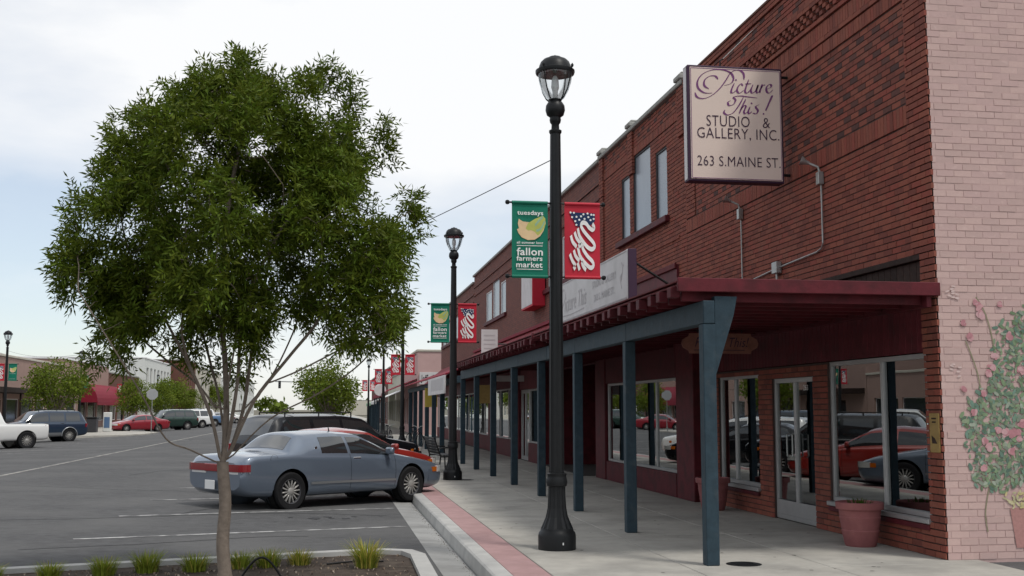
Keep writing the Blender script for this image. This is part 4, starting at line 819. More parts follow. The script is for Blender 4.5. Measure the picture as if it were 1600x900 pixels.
oS=dict(side=[((-1.2,-1.05),(-.35,-.35)),((-.28,-.28),(.9,.9))],seams=(-.32,.95),handles=(-.15,),mirror=.8,wind=((.38,.38),(.95,.95)),rear=((-1.5,-1.5),(-.98,-.98)),tail=(.70,.84),headz=.55,hm='black')
oV=dict(side=[((-2.02,-1.98),(-1.22,-1.22)),((-1.12,-1.12),(-.32,-.32)),((-.24,-.24),(1.0,1.0))],seams=(-.28,.95,-1.15),handles=(-.1,-1.0),mirror=.85,wind=((.52,.52),(1.05,1.05)),rear=((-2.36,-2.36),(-2.13,-2.13)),tail=(.80,1.02),headz=.70,bump=(.48,.72),rack=(-1.8,.2),bars=(-1.5,-.2),tin=.86,pp='black',tw=.24,hm='black',mm='black')
oP=dict(side=[((-.5,-.46),(1.12,1.12))],seams=(-.45,1.15),handles=(-.2,),mirror=.95,wind=((.66,.66),(1.2,1.2)),rear=((-.74,-.74),(-.63,-.63)),tail=(.82,1.06),headz=.75,bump=(.52,.74),tin=.9,pp='white',tw=.26,bm='chrome',mm='black')
def on_road(x,y): return (x,y,roadz(x)+.002)
AR=R(38)
car('parked_coupe','silver blue two door coupe parked nose to the kerb','car',COUPE,(1.45,-1.42),.325,'paint_silver_blue',(-.08,22.15,-.14),AR,oC,'cars parked along the right kerb').scale=(1,1,1.05)
car('parked_sedan','red sedan mostly hidden behind the silver coupe','car',SEDAN,(1.35,-1.3),.31,'paint_red',(.25,25.55,-.135),AR,oS,'cars parked along the right kerb')
car('parked_sport_utility','black sport utility vehicle with roof rack behind the red sedan','car',SUV,(1.42,-1.40),.37,'paint_black',(.05,28.8,-.12),AR,dict(oV,rim='rim'),'cars parked along the right kerb').scale=(1,1,.95)
car('parked_sedan','dark parked car nosing out beyond the black sport utility vehicle','car',SEDAN,(1.35,-1.3),.31,'paint_black',(.55,33.2,-.13),AR,dict(oS),'cars parked along the right kerb')
car('parked_sport_utility','white sport utility vehicle mirrored in the shop glass','car',SUV,(1.42,-1.40),.37,'paint_white',(-.5,36.9,-.1),AR,oV,'cars parked along the right kerb').scale=(1,1,.86)
AL=math.pi+R(36); gl_='cars parked along the opposite kerb'
def lcar(kind,nm,l,pm,x,y,op=None,ang=AL):
    st,ax,wr,o={'s':(SEDAN,(1.35,-1.3),.31,oS),'v':(SUV,(1.42,-1.40),.37,oV),'p':(PICK,(1.75,-1.75),.39,oP)}[kind]
    return car(nm,l,'car' if kind!='p' else 'pickup',st,ax,wr,pm,(x,y,roadz(x)+.003),ang,dict(o,**(op or {})),gl_)
lcar('p','parked_pickup','white pickup truck cut off by the left picture edge','paint_white',-15.45,53.6)
lcar('v','parked_sport_utility','dark blue sport utility vehicle with silver lower body beside the white pickup','paint_navy',-15.85,65.5,dict(two='paint_grey',bm='paint_grey',flare='paint_grey'))
lcar('s','parked_sedan','bright red sedan parked across the street behind the young trees','paint_maroon',-14.9,92.5)
lcar('v','parked_sport_utility','dark green sport utility vehicle beyond the red sedan','paint_green',-13.5,98.6)
lcar('v','parked_sport_utility','white sport utility vehicle beyond the dark green one across the street','paint_white',-13.3,108)
lcar('p','parked_pickup','pale blue pickup parked far across the street','paint_sky',-13.2,115)
lcar('p','parked_pickup','far white pickup between the tree stems','paint_white',-13.2,124)
lcar('s','parked_sedan','far grey sedan near the end of the opposite row','paint_grey',-13,132)
lcar('s','parked_sedan','far white sedan closing the opposite row','paint_white',-12.8,142)
# ------------------------------------------------------------------ planter bed and grasses
pb=MB(); TB=Vector((-.99,11.45,0))
far=[(-9.0,11.05),(-3.33,12.51),(.55,13.55)]; 
pts=[(-9.0,11.05),(-3.33,12.51),(.2,13.42),(.62,13.5),(.92,13.36),(1.02,13.0),(1.0,11.4),(.85,4.0)]
def kerb_run(P,wd,z0,z1,name,parent):
    n=len(P); L=[];Rr=[]
    for i in range(n):
        a=P[max(i-1,0)];b=P[min(i+1,n-1)]; d=math.hypot(b[0]-a[0],b[1]-a[1]); nx_,ny_=-(b[1]-a[1])/d,(b[0]-a[0])/d
        L.append((P[i][0]+nx_*wd/2,P[i][1]+ny_*wd/2)); Rr.append((P[i][0]-nx_*wd/2,P[i][1]-ny_*wd/2))
    m=MB()
    for i in range(n-1):
        q=[L[i],L[i+1],Rr[i+1],Rr[i]]; m.prism(q,lambda a,b,d:(a,b,d),z0,z1)
    return m.build(name,'kerb',parent)
bed=MB().prism(pts+[(-9,4)],lambda a,b,d:(a,b,d),-.3,-.03).build('planting_bed','soil'); tag(bed,kind='structure')
kerb_run(pts,.17,-.3,.02,'kerb_stone',bed)
m=MB()
for i in range(1500):
    x,y=random.uniform(-6,.85),random.uniform(10,13.2)
    if y>13.3+(x-.5)*.26: continue
    s=random.uniform(.008,.025); a=random.uniform(0,3.1); m.add([(x+s*math.cos(a),y+s*math.sin(a),-.03),(x-s*math.sin(a)*.6,y+s*math.cos(a)*.6,-.02+s*.5),(x-s*math.cos(a),y-s*math.sin(a),-.03),(x+s*math.sin(a)*.5,y-s*math.cos(a)*.5,-.015+s*.5)],[(0,1,2,3),(0,1,3)],random.choice([(.2,.15,.11),(.12,.09,.07),(.3,.25,.2)]))
MT['chips']=mat('chips',(.2,.15,.1),.9,.2,20,tint=True); tag(m.build('wood_chips','chips',bed,recalc=False),kind='stuff')
def tuft(x,y,h,n,label,straw=0.):
    g=thing('grass_clump',label,'grass',(x,y,-.03),0,'ornamental grass clumps in the planter'); m=MB()
    for i in range(n):
        a=random.uniform(0,6.283); r0=random.uniform(0,.13); lean=random.uniform(.15,1.0); l=.85*h*random.uniform(.5,1.15); w_=random.uniform(.003,.006)
        base=Vector((r0*math.cos(a),r0*math.sin(a),0)); d=Vector((math.cos(a),math.sin(a),0)); s=Vector((-math.sin(a),math.cos(a),0)); P=[]
        for k in range(5): t=k/4; P.append(base+d*(lean*l*t**1.7)+Vector((0,0,l*(t-.28*lean*t*t))))
        V=[];
        for k,p in enumerate(P): ww=w_*(1-(k/4)**2*.9); V+=[p+s*ww,p-s*ww]
        q=random.uniform(.6,1.25); t=(q*1.0,q*1.0,q) if random.random()>straw else (2.2*q,1.5*q,2.5*q)
        m.add(V,[(2*k,2*k+1,2*k+3,2*k+2) for k in range(4)],t)
    m.build('blades','grass',g,recalc=False)
for k,(x,y,h,l,st) in enumerate(((-2.75,12.1,.2,'low green grass clump at the left planter end',.1),(-2.25,12.2,.24,'green grass clump, second from the left in the planter',.1),(-1.85,12.35,.27,'taller green grass clump left of the tree trunk',.05),(-1.36,12.35,.24,'small green grass clump nearest left of the trunk',.1),(-.62,12.55,.24,'green grass clump right of the trunk behind the hose',.15),(-.9,12.5,.22,'green grass clump directly behind the tree trunk',.1),(-.3,12.7,.2,'yellowing grass clump in the middle right of the planter',.5),(.42,12.35,.36,'large yellow green grass clump at the planter corner',.35),(-3.3,12.0,.2,'grass clump cut by the left picture edge',.1))): tuft(x,y,h,420 if h>.25 else 300,l,st)
P=[(-.85+.42*t,11.75,.0+.2*math.sin(math.pi*min(1,t*1.05))-.03) for t in np.linspace(0,1,14)]
tag(MB().tube(smooth2(P,2),.011,8).build('irrigation_hose','black',smooth=True),'black irrigation hose arching out of the planter soil','hose')
tag(MB().tube([(0,12.6,-.02),(.3,12.75,-.015),(.62,12.72,-.02)],.01,6).build('drip_line','black'),'thin black drip line lying on planter soil','hose')
# ------------------------------------------------------------------ hero tree
F_=1750.; PX=lambda u,v:((u-800)/F_,-(v-450)/F_)
pit,yaw=R(6.196),R(9.197); fw=np.array([math.sin(yaw)*math.cos(pit),math.cos(yaw)*math.cos(pit),math.sin(pit)]); rt=np.array([math.cos(yaw),-math.sin(yaw),0]); up=np.cross(rt,fw)
TY=11.45
def at(u,v,y=TY):
    a,b=PX(u,v); d=fw+rt*a+up*b; d=d*(y/d[1]); return np.array([d[0],d[1],d[2]+CAMH])
OUT=[(385,82),(330,108),(265,118),(215,158),(168,185),(155,230),(128,290),(118,335),(82,400),(85,438),(130,452),(135,500),(165,548),(215,538),(258,560),(300,572),(345,598),(390,600),(425,560),(450,500),(490,540),(560,552),(620,565),(640,525),(658,472),(656,420),(648,345),(640,290),(604,330),(588,235),(616,205),(602,178),(575,205),(556,170),(545,115),(490,88),(455,118),(420,112)]
OUT=[(u,v+14*(v>480)) for u,v in OUT]
poly=np.array([[at(u,v)[0],at(u,v)[2]] for u,v in OUT])
def inside(x,z):
    c=False; n=len(poly); j=n-1
    for i in range(n):
        if (poly[i,1]>z)!=(poly[j,1]>z) and x<(poly[j,0]-poly[i,0])*(z-poly[i,1])/(poly[j,1]-poly[i,1])+poly[i,0]: c=not c
        j=i
    return c
def edge_d(x,z):
    P=np.array([x,z]); a=poly; b=np.roll(poly,-1,0); ab=b-a; t=np.clip(((P-a)*ab).sum(1)/(ab**2).sum(1),0,1); return np.sqrt((((a+ab*t[:,None])-P)**2).sum(1).min())
lo,hi=poly.min(0),poly.max(0); xc=(lo[0]+hi[0])/2
clumps=[]; random.seed(21); rng=np.random.default_rng(21)
def addc(x,z):
    e=edge_d(x,z); D=min(1.35,1.15*e**.75+.08); return (np.array([x,TY+random.uniform(-D,D),z]),min(.33,max(.13,e*.9+.06))*random.uniform(.75,1.1))
gx=lo[0]
while gx<hi[0]:
    gz_=lo[1]
    while gz_<hi[1]:
        x,z=gx+random.uniform(-.13,.13),gz_+random.uniform(-.13,.13)
        low=max(0,(lo[1]+1.15-z)/1.15)
        if inside(x,z) and random.random()>.13: clumps.append(addc(x,z))
        gz_+=.34
    gx+=.34
k=0
while k<34:
    x,z=random.uniform(lo[0],hi[0]),random.uniform(lo[1]+.5,hi[1])
    if inside(x,z): clumps.append(addc(x,z)); k+=1
print('clumps',len(clumps))
att=[]
for c,r in clumps:
    for k in range(int(5+22*(r/.33)**2)):
        d=rng.normal(size=3); d/=np.linalg.norm(d); p=c+d*r*random.random()**.45*np.array([1,1,1.12])
        if (inside(p[0],p[2]) and edge_d(p[0],p[2])>.15): att.append(p)
# spiky leading shoots along the top outline
for (u,v) in ((378,92),(386,110),(490,96),(520,100),(545,125),(330,118),(268,128),(600,190),(602,205),(640,300),(645,320),(92,405),(100,420),(330,140),(490,125),(545,160),(170,195),(220,170),(160,240),(130,300),(125,330),(150,530),(200,535)):
    b=at(u,v)
    dy_=rng.uniform(-.3,.3)
    for k in range(5): att.append(b+np.array([.02*rng.normal(),dy_+.05*rng.normal(),-.06*k]))
att=np.array(att)
limbs=[[(345,722,0),(331,650,-.08),(300,575,-.15),(262,500,-.2),(225,430,-.2)],[(350,716,0),(353,640,.05),(350,560,.1),(343,470,.15),(352,330,.2),(372,220,.2)],[(356,716,0),(378,640,.15),(388,560,.3),(402,470,.45),(425,350,.6)],[(357,714,0),(398,628,-.15),(452,560,-.2),(500,500,-.25),(545,410,-.25)],[(356,720,0),(420,655,.2),(500,612,.4),(570,560,.55),(622,490,.6)],[(342,724,0),(300,702,-.15),(266,684,-.3),(236,622,-.45),(190,540,-.6),(145,465,-.65)],[(352,700,.0),(338,620,.25),(310,520,.45),(280,400,.6)],[(356,690,0),(372,600,-.08),(385,480,-.15),(440,360,-.1)],[(338,640,0),(305,600,.2),(255,562,.3),(205,520,.35),(160,480,.3)],[(372,650,0),(420,590,.25),(455,520,.3),(480,450,.3)],[(352,640,0),(362,590,-.25),(372,540,-.35),(378,480,-.35)],[(420,600,-.2),(470,580,-.3),(540,545,-.35),(600,520,-.3)],[(300,575,-.15),(290,520,-.3),(300,440,-.4)]]
nodes=[];par=[]; lim=[]
def addn(p,pa,l): nodes.append(np.array(p,float)); par.append(pa); lim.append(l); return len(nodes)-1
tp=-1
for v in np.linspace(908,722,12): b=at(350+2*math.sin(v*.05),v); tp=addn(b,tp,-1)
nodes[0][2]=-.05
for li,L in enumerate(limbs):
    P=[]
    for (u,v,d) in L: b=at(u,v); b[1]+=d; P.append(tuple(b))
    P=smooth2(P,5); pa=tp if L[0][1]>660 else min(range(12,len(nodes)),key=lambda q:np.linalg.norm(nodes[q]-np.array(P[0])))
    for p in P[1:]: pa=addn(p,pa,li)
alive=np.ones(len(att),bool); step=.11
for it in range(70):
    Nn=np.array(nodes); ia=np.where(alive)[0]
    if len(ia)==0: break
    best=np.full(len(ia),9e9); bi=np.zeros(len(ia),int)
    D=((att[ia][:,None,:]-Nn[None,12:,:])**2).sum(2); bi=D.argmin(1)+12; best=np.sqrt(D.min(1))
    acc={}
    for k,i in enumerate(ia):
        if best[k]<1.5: v=att[i]-Nn[bi[k]]; acc.setdefault(int(bi[k]),[]).append(v/np.linalg.norm(v))
    if not acc: break
    for b,vs_ in acc.items():
        v=np.sum(vs_,0)+np.array([0,0,.12])+rng.normal(size=3)*.06; v/=np.linalg.norm(v)+1e-9; addn(Nn[b]+v*step,b,lim[b] if lim[b]>=0 else 0)
    Nn=np.array(nodes[-len(acc):]); D=((att[ia][:,None,:]-Nn[None])**2).sum(2).min(1); alive[ia[D<.12**2]]=False
    if len(nodes)>5200: break
n=len(nodes); rad=np.zeros(n); ch=[[] for _ in range(n)]
for i in range(n):
    if par[i]>=0: ch[par[i]].append(i)
for i in range(n-1,-1,-1):
    rad[i]=.0036 if not ch[i] else sum(rad[c]**2.35 for c in ch[i])**(1/2.35)
sc=.072/rad[5]; rad=np.maximum(.0035,rad*sc**(np.clip((rad-.0036)/(rad[5]-.0036),0,1)**.4)); rad[12:]*=.70; rad[:12]=np.linspace(.065,.056,12); rad[0]=.085
tr=thing('street_tree','slender multi stemmed ash tree with dense narrow leaves in the planter','tree',tuple(nodes[0])); ORG[0]=Vector(nodes[0])
big_=[MB() for _ in limbs]; tw=MB(); tk=MB(); tk.tube([nodes[i] for i in range(12)],[rad[i] for i in range(12)],14)
done=set(range(12))
def chains():
    st=[(11,c) for c in ch[11]]; 
    while st:
        p,c=st.pop(); path=[p,c]
        while ch[c]:
            k=max(ch[c],key=lambda q:rad[q]); st+=[(c,q) for q in ch[c] if q!=k]; path.append(k); c=k
        yield path
for path in chains():
    rr=[min(rad[i],rad[path[1]]*1.05) for i in path]
    b=big_[lim[path[1]]] if rad[path[1]]>.011 else tw
    b.tube([nodes[i] for i in path],rr,9 if rr[1]>.02 else 5,cap=False)
tk.build('trunk','bark',tr,smooth=True)
for b in big_:
    if b.v: b.build('limb','bark',tr,smooth=True)
tag(tw.build('twigs','bark',tr,recalc=False,smooth=True),kind='stuff')
Vv=[];Tt=[]
def leafset(c,outd,nl,ln,wd,nlf,spread,base):
    """compound leaves: rachis with paired narrow leaflets, numpy lists"""
    for k in range(nl):
        d=outd*.55+rng.normal(size=3)*spread+np.array([0,0,.12]); d/=np.linalg.norm(d); o=c+rng.normal(size=3)*.035; s=np.cross(d,rng.normal(size=3)); s/=np.linalg.norm(s)+1e-9; q=base*rng.uniform(.7,1.3); yel=rng.uniform(.9,1.2)
        for j in range(nlf):
            t=(j//2+1)/(nlf//2+1); sg=(1 if j%2 else -1); last=j==nlf-1
            b=o+d*(.15*t)+np.array([0,0,-.03*t*t]); ld=d if last else d*.6+s*sg*.8; ld=ld+np.array([0,0,-.22])+rng.normal(size=3)*.15; ld/=np.linalg.norm(ld); wv=np.cross(ld,rng.normal(size=3)); wv/=np.linalg.norm(wv)+1e-9; l=ln*rng.uniform(.75,1.2)
            Vv.append((b,b+ld*l*.4+wv*wd,b+ld*l,b+ld*l*.4-wv*wd)); Tt.append((q*yel,q,q*.95))
cent=np.array([xc,TY,(lo[1]+hi[1])/2])
for p in att:
    od=(p-cent); od/=np.linalg.norm(od)+1e-9; leafset(p,od,9,.075,.0098,7,.6,1.)
ends=[i for i in range(12,n) if not ch[i]]
for i in ends:
    if nodes[i][2]>lo[1]-.1:
        od=nodes[i]-cent; od/=np.linalg.norm(od); leafset(nodes[i],od,3,.07,.0082,7,.55,1.)
def leafmesh(name,V,T,mt,parent):
    A=np.array(V,dtype=np.float32).reshape(-1,3)-np.array(ORG[0],dtype=np.float32); k=len(V); me=bpy.data.meshes.new(name); me.vertices.add(len(A)); me.vertices.foreach_set('co',A.ravel()); me.loops.add(4*k); me.loops.foreach_set('vertex_index',np.arange(4*k,dtype=np.int32)); me.polygons.add(k); me.polygons.foreach_set('loop_start',np.arange(0,4*k,4,dtype=np.int32)); me.update(calc_edges=True)
    a=me.attributes.new('tint','FLOAT_COLOR','POINT'); C_=np.repeat(np.c_[np.array(T,dtype=np.float32),np.ones(k,np.float32)],4,0); a.data.foreach_set('color',C_.ravel()); me.materials.append(MT[mt]); o=link(name,me,parent); tag(o,kind='stuff'); return o
leafmesh('crown',Vv,Tt,'leaf',tr); ORG[0]=Vector((0,0,0)); print('tree nodes',n,'att',len(att),'leaflets',len(Vv))
# ------------------------------------------------------------------ other trees
def far_tree(seed,w_,h,trunk_h,ncl,nleaf,ls,dens=1.):
    rg=np.random.default_rng(seed); V=[];T=[]; r=link('street_tree',None); cz=(trunk_h+h)/2; rz=(h-trunk_h)/2; cs=[]
    for k in range(ncl):
        while True:
            p=rg.uniform(-1,1,3)
            if np.linalg.norm(p)<1 and (np.linalg.norm(p)>.35): break
        p[0]*=1-.25*max(0,p[2]); p[1]*=1-.25*max(0,p[2]); c=np.array([p[0]*w_*.42,p[1]*w_*.42,cz+p[2]*rz*.88]); cs.append(c); cr=w_*rg.uniform(.12,.19); br=rg.uniform(.75,1.2)
        for j in range(nleaf):
            d=rg.normal(size=3); d/=np.linalg.norm(d); b=c+d*cr*rg.random()**.4; ld=d*.6+rg.normal(size=3)*.5+np.array([0,0,-.15]); ld/=np.linalg.norm(ld); wv=np.cross(ld,rg.normal(size=3)); wv/=np.linalg.norm(wv); l=ls*rg.uniform(.7,1.3); V.append((b,b+ld*l*.45+wv*l*.26,b+ld*l,b+ld*l*.45-wv*l*.26)); q=br*rg.uniform(.75,1.25); T.append((q*rg.uniform(.9,1.15),q,q*.9))
    leafmesh('crown',V,T,'leaf_far',r); m=MB(); m.tube([(0,0,-.1),(.02,0,trunk_h*.6),(0,.02,trunk_h*1.1),(0,0,cz)],[.1,.08,.065,.02],8); m.build('trunk','bark',r,smooth=True); m=MB()
    for c in cs[::3]: m.tube([(0,0,trunk_h*random.uniform(.8,1.3)),tuple(np.array([c[0]*.5,c[1]*.5,(trunk_h+c[2])/2])),tuple(c)],[.04,.025,.01],5)
    m.build('limbs','bark',r); return r
PT=[far_tree(11,4.3,4.6,1.3,46,150,.17),far_tree(12,3.7,4.4,1.3,40,140,.17),far_tree(13,5.,6.0,1.6,44,110,.24)]; used=[0,0,0]
TG='street trees across and along the road'
for (k,x,y,s,l) in ((0,-.1,66,1.0,'bushy green tree in the road beyond the black sport utility vehicle'),(0,-17.63,77.5,1.06,'bushy green tree across the street in front of the tan building'),(1,-17.2,104,.98,'young green tree beside the red barrel awning'),(1,-17.6,122,1.,'green tree before the white two storey building'),(2,-18.2,136,.9,'leafy tree in front of the brown brick building'),(1,-18.8,160,1.0,'far green tree on the opposite pavement'),(0,-.6,104,.9,'far tree in the road on the right side'),(2,-19,196,1.,'distant tree near the end of the opposite row'),(1,-18.6,52,.95,'tree across the street mirrored in the shop window')):
    o=PT[k] if not used[k] else copy_tree(PT[k]); used[k]=1; o.location=(x,y,0 if x<-16.9 or x>1.7 else roadz(x)); o.scale=(s,s,s); o.rotation_euler=(0,0,random.uniform(0,6)); tag(o,l,'tree',TG)
# far belt of trees at the end of the street
rg=np.random.default_rng(5); V=[];T=[]
for k in range(60):
    c=np.array([rg.uniform(-160,90),rg.uniform(440,520),rg.uniform(1.,5.5)]); 
    for j in range(160): d=rg.normal(size=3); d/=np.linalg.norm(d); b=c+d*np.array([5,3,2.8])*rg.random()**.4; a=rg.normal(size=3)*.8; e=rg.normal(size=3)*.8; V.append((b,b+a,b+a+e,b+e)); q=rg.uniform(.6,1.1); T.append((q,q,q))
leafmesh('distant_wood',V,T,'leaf_far',None); bpy.data.objects['distant_wood']['label']='distant belt of trees at the end of the street'; bpy.data.objects['distant_wood']['category']='trees'
# ------------------------------------------------------------------ buildings across the street and far ahead
def block(name,label,x0,x1,y0,y1,h,wall,roofm='roof_tar',cap='stone',front=-1,wins=(),doors=(),side='R',capw=.12):
    """plain block; front on x1 (left side of street, facing +x) or x0 (right side, facing -x). wins/doors: (ya,yb,za,zb)"""
    r=thing(name,label,'building',((x0+x1)/2,y0,0)); ORG[0]=Vector(((x0+x1)/2,y0,0)); fx=x1 if front<0 else x0; sg=1 if front<0 else -1
    H=[w_[:4] for w_ in wins]+[d[:4] for d in doors]; m=MB()
    wallcore(m,y0,y1,-.1,h,H,lambda m,a,b,c,d:m.box(min(fx,fx-sg*.3),max(fx,fx-sg*.3),a,b,c,d)); bx=x0 if front<0 else x1
    m.box(min(bx,bx+sg*.3),max(bx,bx+sg*.3),y0,y1,-.1,h); xa,xb=min(x0,x1)+.301,max(x0,x1)-.301; m.box(xa,xb,y0,y0+.3,-.1,h); m.box(xa,xb,y1-.3,y1,-.1,h); m.build('wall',wall,r)
    MB().box(xa,xb,y0+.301,y1-.301,h-.6,h-.4).build('roof',roofm,r); MB().box(xa+1,xb-1,y0+.5,y1-.5,0,h-.7).build('interior_wall','room',r)
    MB().cbox(min(x0,x1)-capw,max(x0,x1)+capw,y0-capw,y1+capw,h+.0,h+.14,.02).build('parapet_cap',cap,r) if False else None
    m=MB(); e=.06; m.cbox(fx-.36 if sg>0 else fx-.08,fx+.08 if sg>0 else fx+.36,y0-.05,y1+.05,h+.002,h+.16,.02); m.cbox(xa-.2,xb-.1,y0-.06,y0+.34,h+.003,h+.15,.02); m.build('parapet_cap',cap,r)
    for k,(a,b,c,d) in enumerate([w_[:4] for w_ in wins]):
        o=MB(); z=.05; X0=fx-sg*.12; xs_=sorted((X0,X0-sg*.06)); o.box(xs_[0],xs_[1],a,a+z,c,d); o.box(xs_[0],xs_[1],b-z,b,c,d); o.box(xs_[0],xs_[1],a+z,b-z,c,c+z); o.box(xs_[0],xs_[1],a+z,b-z,d-z,d); o=o.build('window','white',r); q=sorted((X0-sg*.02,X0-sg*.04)); MB().box(q[0],q[1],a+z,b-z,c+z,d-z).build('pane','win_dark',o)
    for (a,b,c,d) in [d_[:4] for d_ in doors]:
        q=sorted((fx-sg*.2,fx-sg*.26)); o=MB().box(q[0],q[1],a,b,c,d).build('door','dark_wood',r); q=sorted((fx-sg*.185,fx-sg*.199)); MB().box(q[0],q[1],a+.15,b-.15,c+.3,d-.2).build('pane','win_dark',o)
    ORG[0]=Vector((0,0,0)); return r
L=LFX
def shopwins(y0,y1,n,z0=.6,z1=2.4,gap=.5): 
    st=(y1-y0)/n; return [(y0+i*st+gap/2,y0+(i+1)*st-gap/2,z0,z1) for i in range(n)]
a0=block('shop_building','lowest tan stucco shop across the street, mirrored in the near window',L-18,L,36,70.9,3.95,'stucco_tan',cap='cream_wall',wins=shopwins(38,70,9))
a1=block('shop_building','low tan stucco building across the street at the left edge',L-18,L,71,98,5.25,'stucco_tan',cap='cream_wall',wins=shopwins(82,97,4),doors=[(74,75.4,-.02,2.3),(79.5,80.8,-.02,2.3)])
ORG[0]=a1.location.copy(); MB().cbox(L,L+1.6,71.2,89,2.75,3.1,.02).build('flat_canopy','dark_wood',a1)
for y in range(72,89,4): MB().cbox(L+1.4,L+1.52,y,y+.12,0,2.745,.01).build('canopy_post','dark_wood',a1)
MB().box(L+.002,L+.06,71.3,73.9,-.0,.55).build('brick_base','brown_wall',a1); ORG[0]=Vector((0,0,0))
a2=block('shop_building','taller tan stucco shop with red barrel awning across the street',L-16,L,98.05,118,5.85,'stucco_tan',cap='white',wins=shopwins(100,117,4,.6,2.6),doors=[])
g=thing('barrel_awning','dark red rounded awning on the tan shop across the street','awning',(L,107,0)); m=MB(); prf=[(0.02,4.0)]+[(.02+1.55*math.sin(t),2.35+1.65*math.cos(t)) for t in np.linspace(.1,math.pi/2,8)]+[(1.57,2.05),(1.53,2.05),(1.53,2.3),(.02,2.3)]
m.prism(prf,lambda a,b,d:(a,d,b),-2,13); m.build('fabric','awning_red',g)
a3=block('shop_building','brown brick shop between the tan shop and the white building','%'and L-14,L,118.05,136,5.3,'brown_wall',wins=shopwins(119,135.5,4),doors=[])
a4=block('corner_building','white two storey building with tall upper windows across the street',L-22,L+.6,136.05,158,7.6,'stucco_white',cap='white',wins=shopwins(137,157,7,4.4,6.6,1.3)+shopwins(137,157,5,.6,2.8,.8))
a5=block('corner_building','dark brown brick building past the white two storey one',L-18,L+2.5,160,170,8.4,'brown_wall',wins=shopwins(161,169.5,4,5,7.,1.2)+shopwins(161,169.5,3,.6,2.8,.8))
a6=block('corner_building','pale cream far building on the opposite side',L-18,L+2,180,214,8.0,'cream_wall',wins=shopwins(181,213,9,4.6,6.6,1.4)+shopwins(181,213,8,.6,2.8,.8))
a7=block('corner_building','far white building near the street end on the left',L-18,L+5,218,262,7.5,'stucco_white',wins=shopwins(219,261,10,4.4,6.3,1.6)+shopwins(219,261,9,.6,2.8,1.))
a8=block('corner_building','distant white building closing the street on the left',-52,-26,330,352,6.0,'stucco_white',wins=shopwins(331,351,5,4.4,6.3,1.6))
a9=block('corner_building','distant cream building at the right end of the street',3,22,372,392,4.6,'cream_wall',front=1,wins=shopwins(373,391,4,1,3,1.6))
# big grey roofed hall behind
g=thing('hall_building','large grey roofed hall rising behind the tan shops','building',(-70,150,0)); m=MB(); m.box(-28,28,-18,18,0,8.2); m.build('wall','grey_roof',g); m=MB(); V=[(-29,-19,8.21),(29,-19,8.21),(29,19,8.21),(-29,19,8.21),(-22,-8,11),(20,-8,11),(20,8,11),(-22,8,11)]; m.add(V,[(0,1,5,4),(1,2,6,5),(2,3,7,6),(3,0,4,7),(4,5,6,7),(3,2,1,0)]); m.build('roof','grey_roof',g); MB().box(-6,-2,-3,0,11.01,11.9).build('rooftop_unit','grey_roof',g)
# right side beyond the brick row
c1=block('shop_building','pale pink walled shop beyond the brick row',5.7,20,74,92,5.45,'stucco_pink',cap='cream_wall',front=1,wins=shopwins(75,91,5,.6,2.5))
g=thing('roof_vent','small metal vent on the pink shop roof','vent',(8.6,76,5.06)); MB().lathe([(.1,0),(.1,.9),(.24,.92),(.24,1.25),(.0,1.4)],12).build('stack','steel',g)
c2=block('shop_building','cream far shop with white awning on the right pavement',6.0,20,92.1,118,4.7,'cream_wall',front=1,wins=shopwins(93,117,7,.6,2.5))
c3=block('shop_building','brown far shop at the right end of the street',6.2,20,118.1,170,6.0,'brown_wall',front=1,wins=shopwins(119,169,12,.6,2.5))
for (x,y0,y1,m_,l,z1) in ((5.7,74.5,91,'awning_red','dark red sloped awning before the pink shop',3.7),(6.0,92.5,104,'white','white sloped awning on the cream far shop',3.3),(6.0,105,117,'melon_rind','pale green sloped awning far down the right pavement',3.2)):
    g=thing('shop_awning',l,'awning',(x,y0,0)); MB().prism([(-.01,z1),(-2.3,z1-.95),(-2.3,z1-1.2),(-2.26,z1-1.2),(-2.26,z1-.98),(-.01,z1-.06)],lambda a,b,d:(a,d,b),0,y1-y0).build('fabric',m_,g)
    for k in range(5): MB().cbox(-2.2,-2.08,(y1-y0)*k/4.2+.3,(y1-y0)*k/4.2+.42,0,z1-1.0,.01).build('awning_post','blue_post',g)
g=thing('round_sign','round pale sign on the dark red awning front','sign',(3.3,75.5,2.95)); MB().lathe([(.001,-.03),(.38,-.03),(.4,0),(.38,.03),(.001,.03)],24,axis='y').build('disc','sign_white',g); MB().tube([(0,0,-.4),(.1,0.1,-.75)],.03,6).build('arm','iron',g)
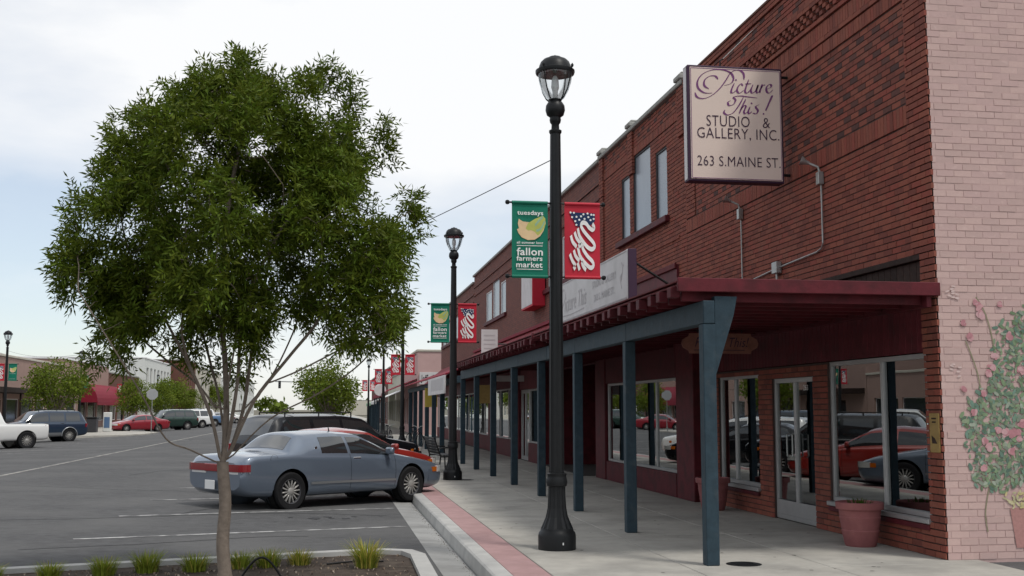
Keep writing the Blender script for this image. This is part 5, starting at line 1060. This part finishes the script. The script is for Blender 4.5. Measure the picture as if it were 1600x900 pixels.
# ------------------------------------------------------------------ street furniture
g=thing('park_bench','black metal slatted bench on the pavement behind the second lamp','bench',(3.0,30.6,0),R(90+6)); W_=1.5
for s in (0,1):
    m=MB(); x=-W_/2+s*W_; m.tube([(x,-.28,0),(x,-.26,.42),(x,-.24,.62)],.02,6); m.tube([(x,.2,0),(x,.16,.42),(x,.34,.92)],.02,6); m.tube([(x,-.26,.41),(x,.16,.41)],.02,6); m.tube([(x,-.27,.63),(x,0,.65),(x,.22,.62)],.022,6); m.build('leg','iron',g)
for k in range(6): MB().cbox(-W_/2,W_/2,-.26+k*.075,-.20+k*.075,.43,.45,.004).build('seat_slat','iron',g)
for k in range(6): y=.18+k*.026; MB().cbox(-W_/2,W_/2,y,y+.02,.48+k*.075,.54+k*.075,.004).build('back_slat','iron',g)
def bike(x,y,rz,label):
    g=thing('bicycle',label,'bicycle',(x,y,0),rz,'bicycles by the far posts')
    for q in (-.52,.52):
        t=MB(); t.tube([(q+.33*math.cos(a),0,.34+.33*math.sin(a)) for a in np.linspace(0,6.283,25)],.018,6,cap=False); w_=t.build('wheel','rubber',g); s=MB()
        for k in range(8): a=k*.785; s.tube([(q,0,.34),(q+.32*math.cos(a),0,.34+.32*math.sin(a))],.003,4)
        s.build('spokes','steel',w_)
    m=MB(); 
    for a,b in (((-.52,.34),(-.1,.32)),((-.1,.32),(-.22,.78)),((-.22,.78),(-.52,.34)),((-.1,.32),(.36,.74)),((-.2,.72),(.34,.80)),((.52,.34),(.34,.86)),((-.22,.78),(-.25,.9))): m.tube([(a[0],0,a[1]),(b[0],0,b[1])],.016,6)
    m.build('frame','plastic_grey',g); MB().tube([(.36,-.26,.98),(.34,-.1,.94),(.33,0,.86),(.34,.1,.94),(.36,.26,.98)],.012,6).build('handlebar','steel',g); MB().cbox(-.4,-.13,-.06,.06,.89,.94,.02).build('saddle','black',g)
bike(3.55,47.5,R(60),'bicycle leaning near the far posts, closer one'); bike(2.75,53.5,R(75),'bicycle farther along beside the third lamp')
g=thing('litter_bin','dark square litter bin across the street beside the bushy tree','bin',(-17.05,86,0)); MB().cbox(-.35,.35,-.35,.35,0,1.0,.03).build('body','plastic_grey',g); MB().cbox(-.4,.4,-.4,.4,1.002,1.12,.04).build('lid','black',g)
g=thing('news_box','pale post box standing beside the litter bin across the street','box',(-16.36,88,0)); MB().cbox(-.28,.28,-.25,.25,0,1.45,.04).build('body','stucco_white',g); MB().cbox(-.2,.2,-.262,-.252,.3,1.1,.004).build('front_panel','paint_sky',g)
g=thing('stop_sign','grey back of an eight sided road sign across the street','road sign',(-12.6,84,-.0)); MB().tube([(0,0,0),(0,0,3.0)],.03,8).build('pole','steel',g); o8=[(.42*math.cos(R(22.5+45*k)),2.75+.42*math.sin(R(22.5+45*k))) for k in range(8)]; MB().prism(o8,lambda a,b,d:(a,d,b),-.045,-.032).build('plate','alu',g)
g=thing('traffic_signal','dark traffic signal hung from a long arm at the far crossing','traffic light',(1.9,182,0)); MB().tube([(0,0,0),(0,0,5.6),(-.4,0,5.9),(-10.5,0,6.1)],.09,8).build('mast','steel',g)
for x in (-6.5,-9.8): h=MB().cbox(x-.2,x+.2,-.2,.15,5.0,6.2,.03).build('signal_head','black',g)
for k in range(3): MB().lathe([(.12,-.24),(.13,-.2),(.0,-.2)],12,(-9.8,0,5.25+k*.35),axis='y').build('lens','plastic_grey',g)
for x,y,l in ((-21.6,170,'slender utility pole far along the left pavement'),(-3.0,300,'distant utility pole at the end of the street')):
    g=thing('utility_pole',l,'pole',(x,y,-.1)); MB().tube([(0,0,0),(0,0,10)],[.15,.1],8).build('pole','dark_wood',g); MB().cbox(-1.2,1.2,-.06,.06,9.2,9.35,.01).build('cross_arm','dark_wood',g)
# bulb-out across the street
m=MB().prism([(-16.8,72),(-13.2,77),(-12.4,80),(-12.4,86),(-13.6,89),(-16.8,91)],lambda a,b,d:(a,b,d),-.3,.006).build('kerb_extension','concrete'); tag(m,kind='structure')
bpy.context.view_layer.update()
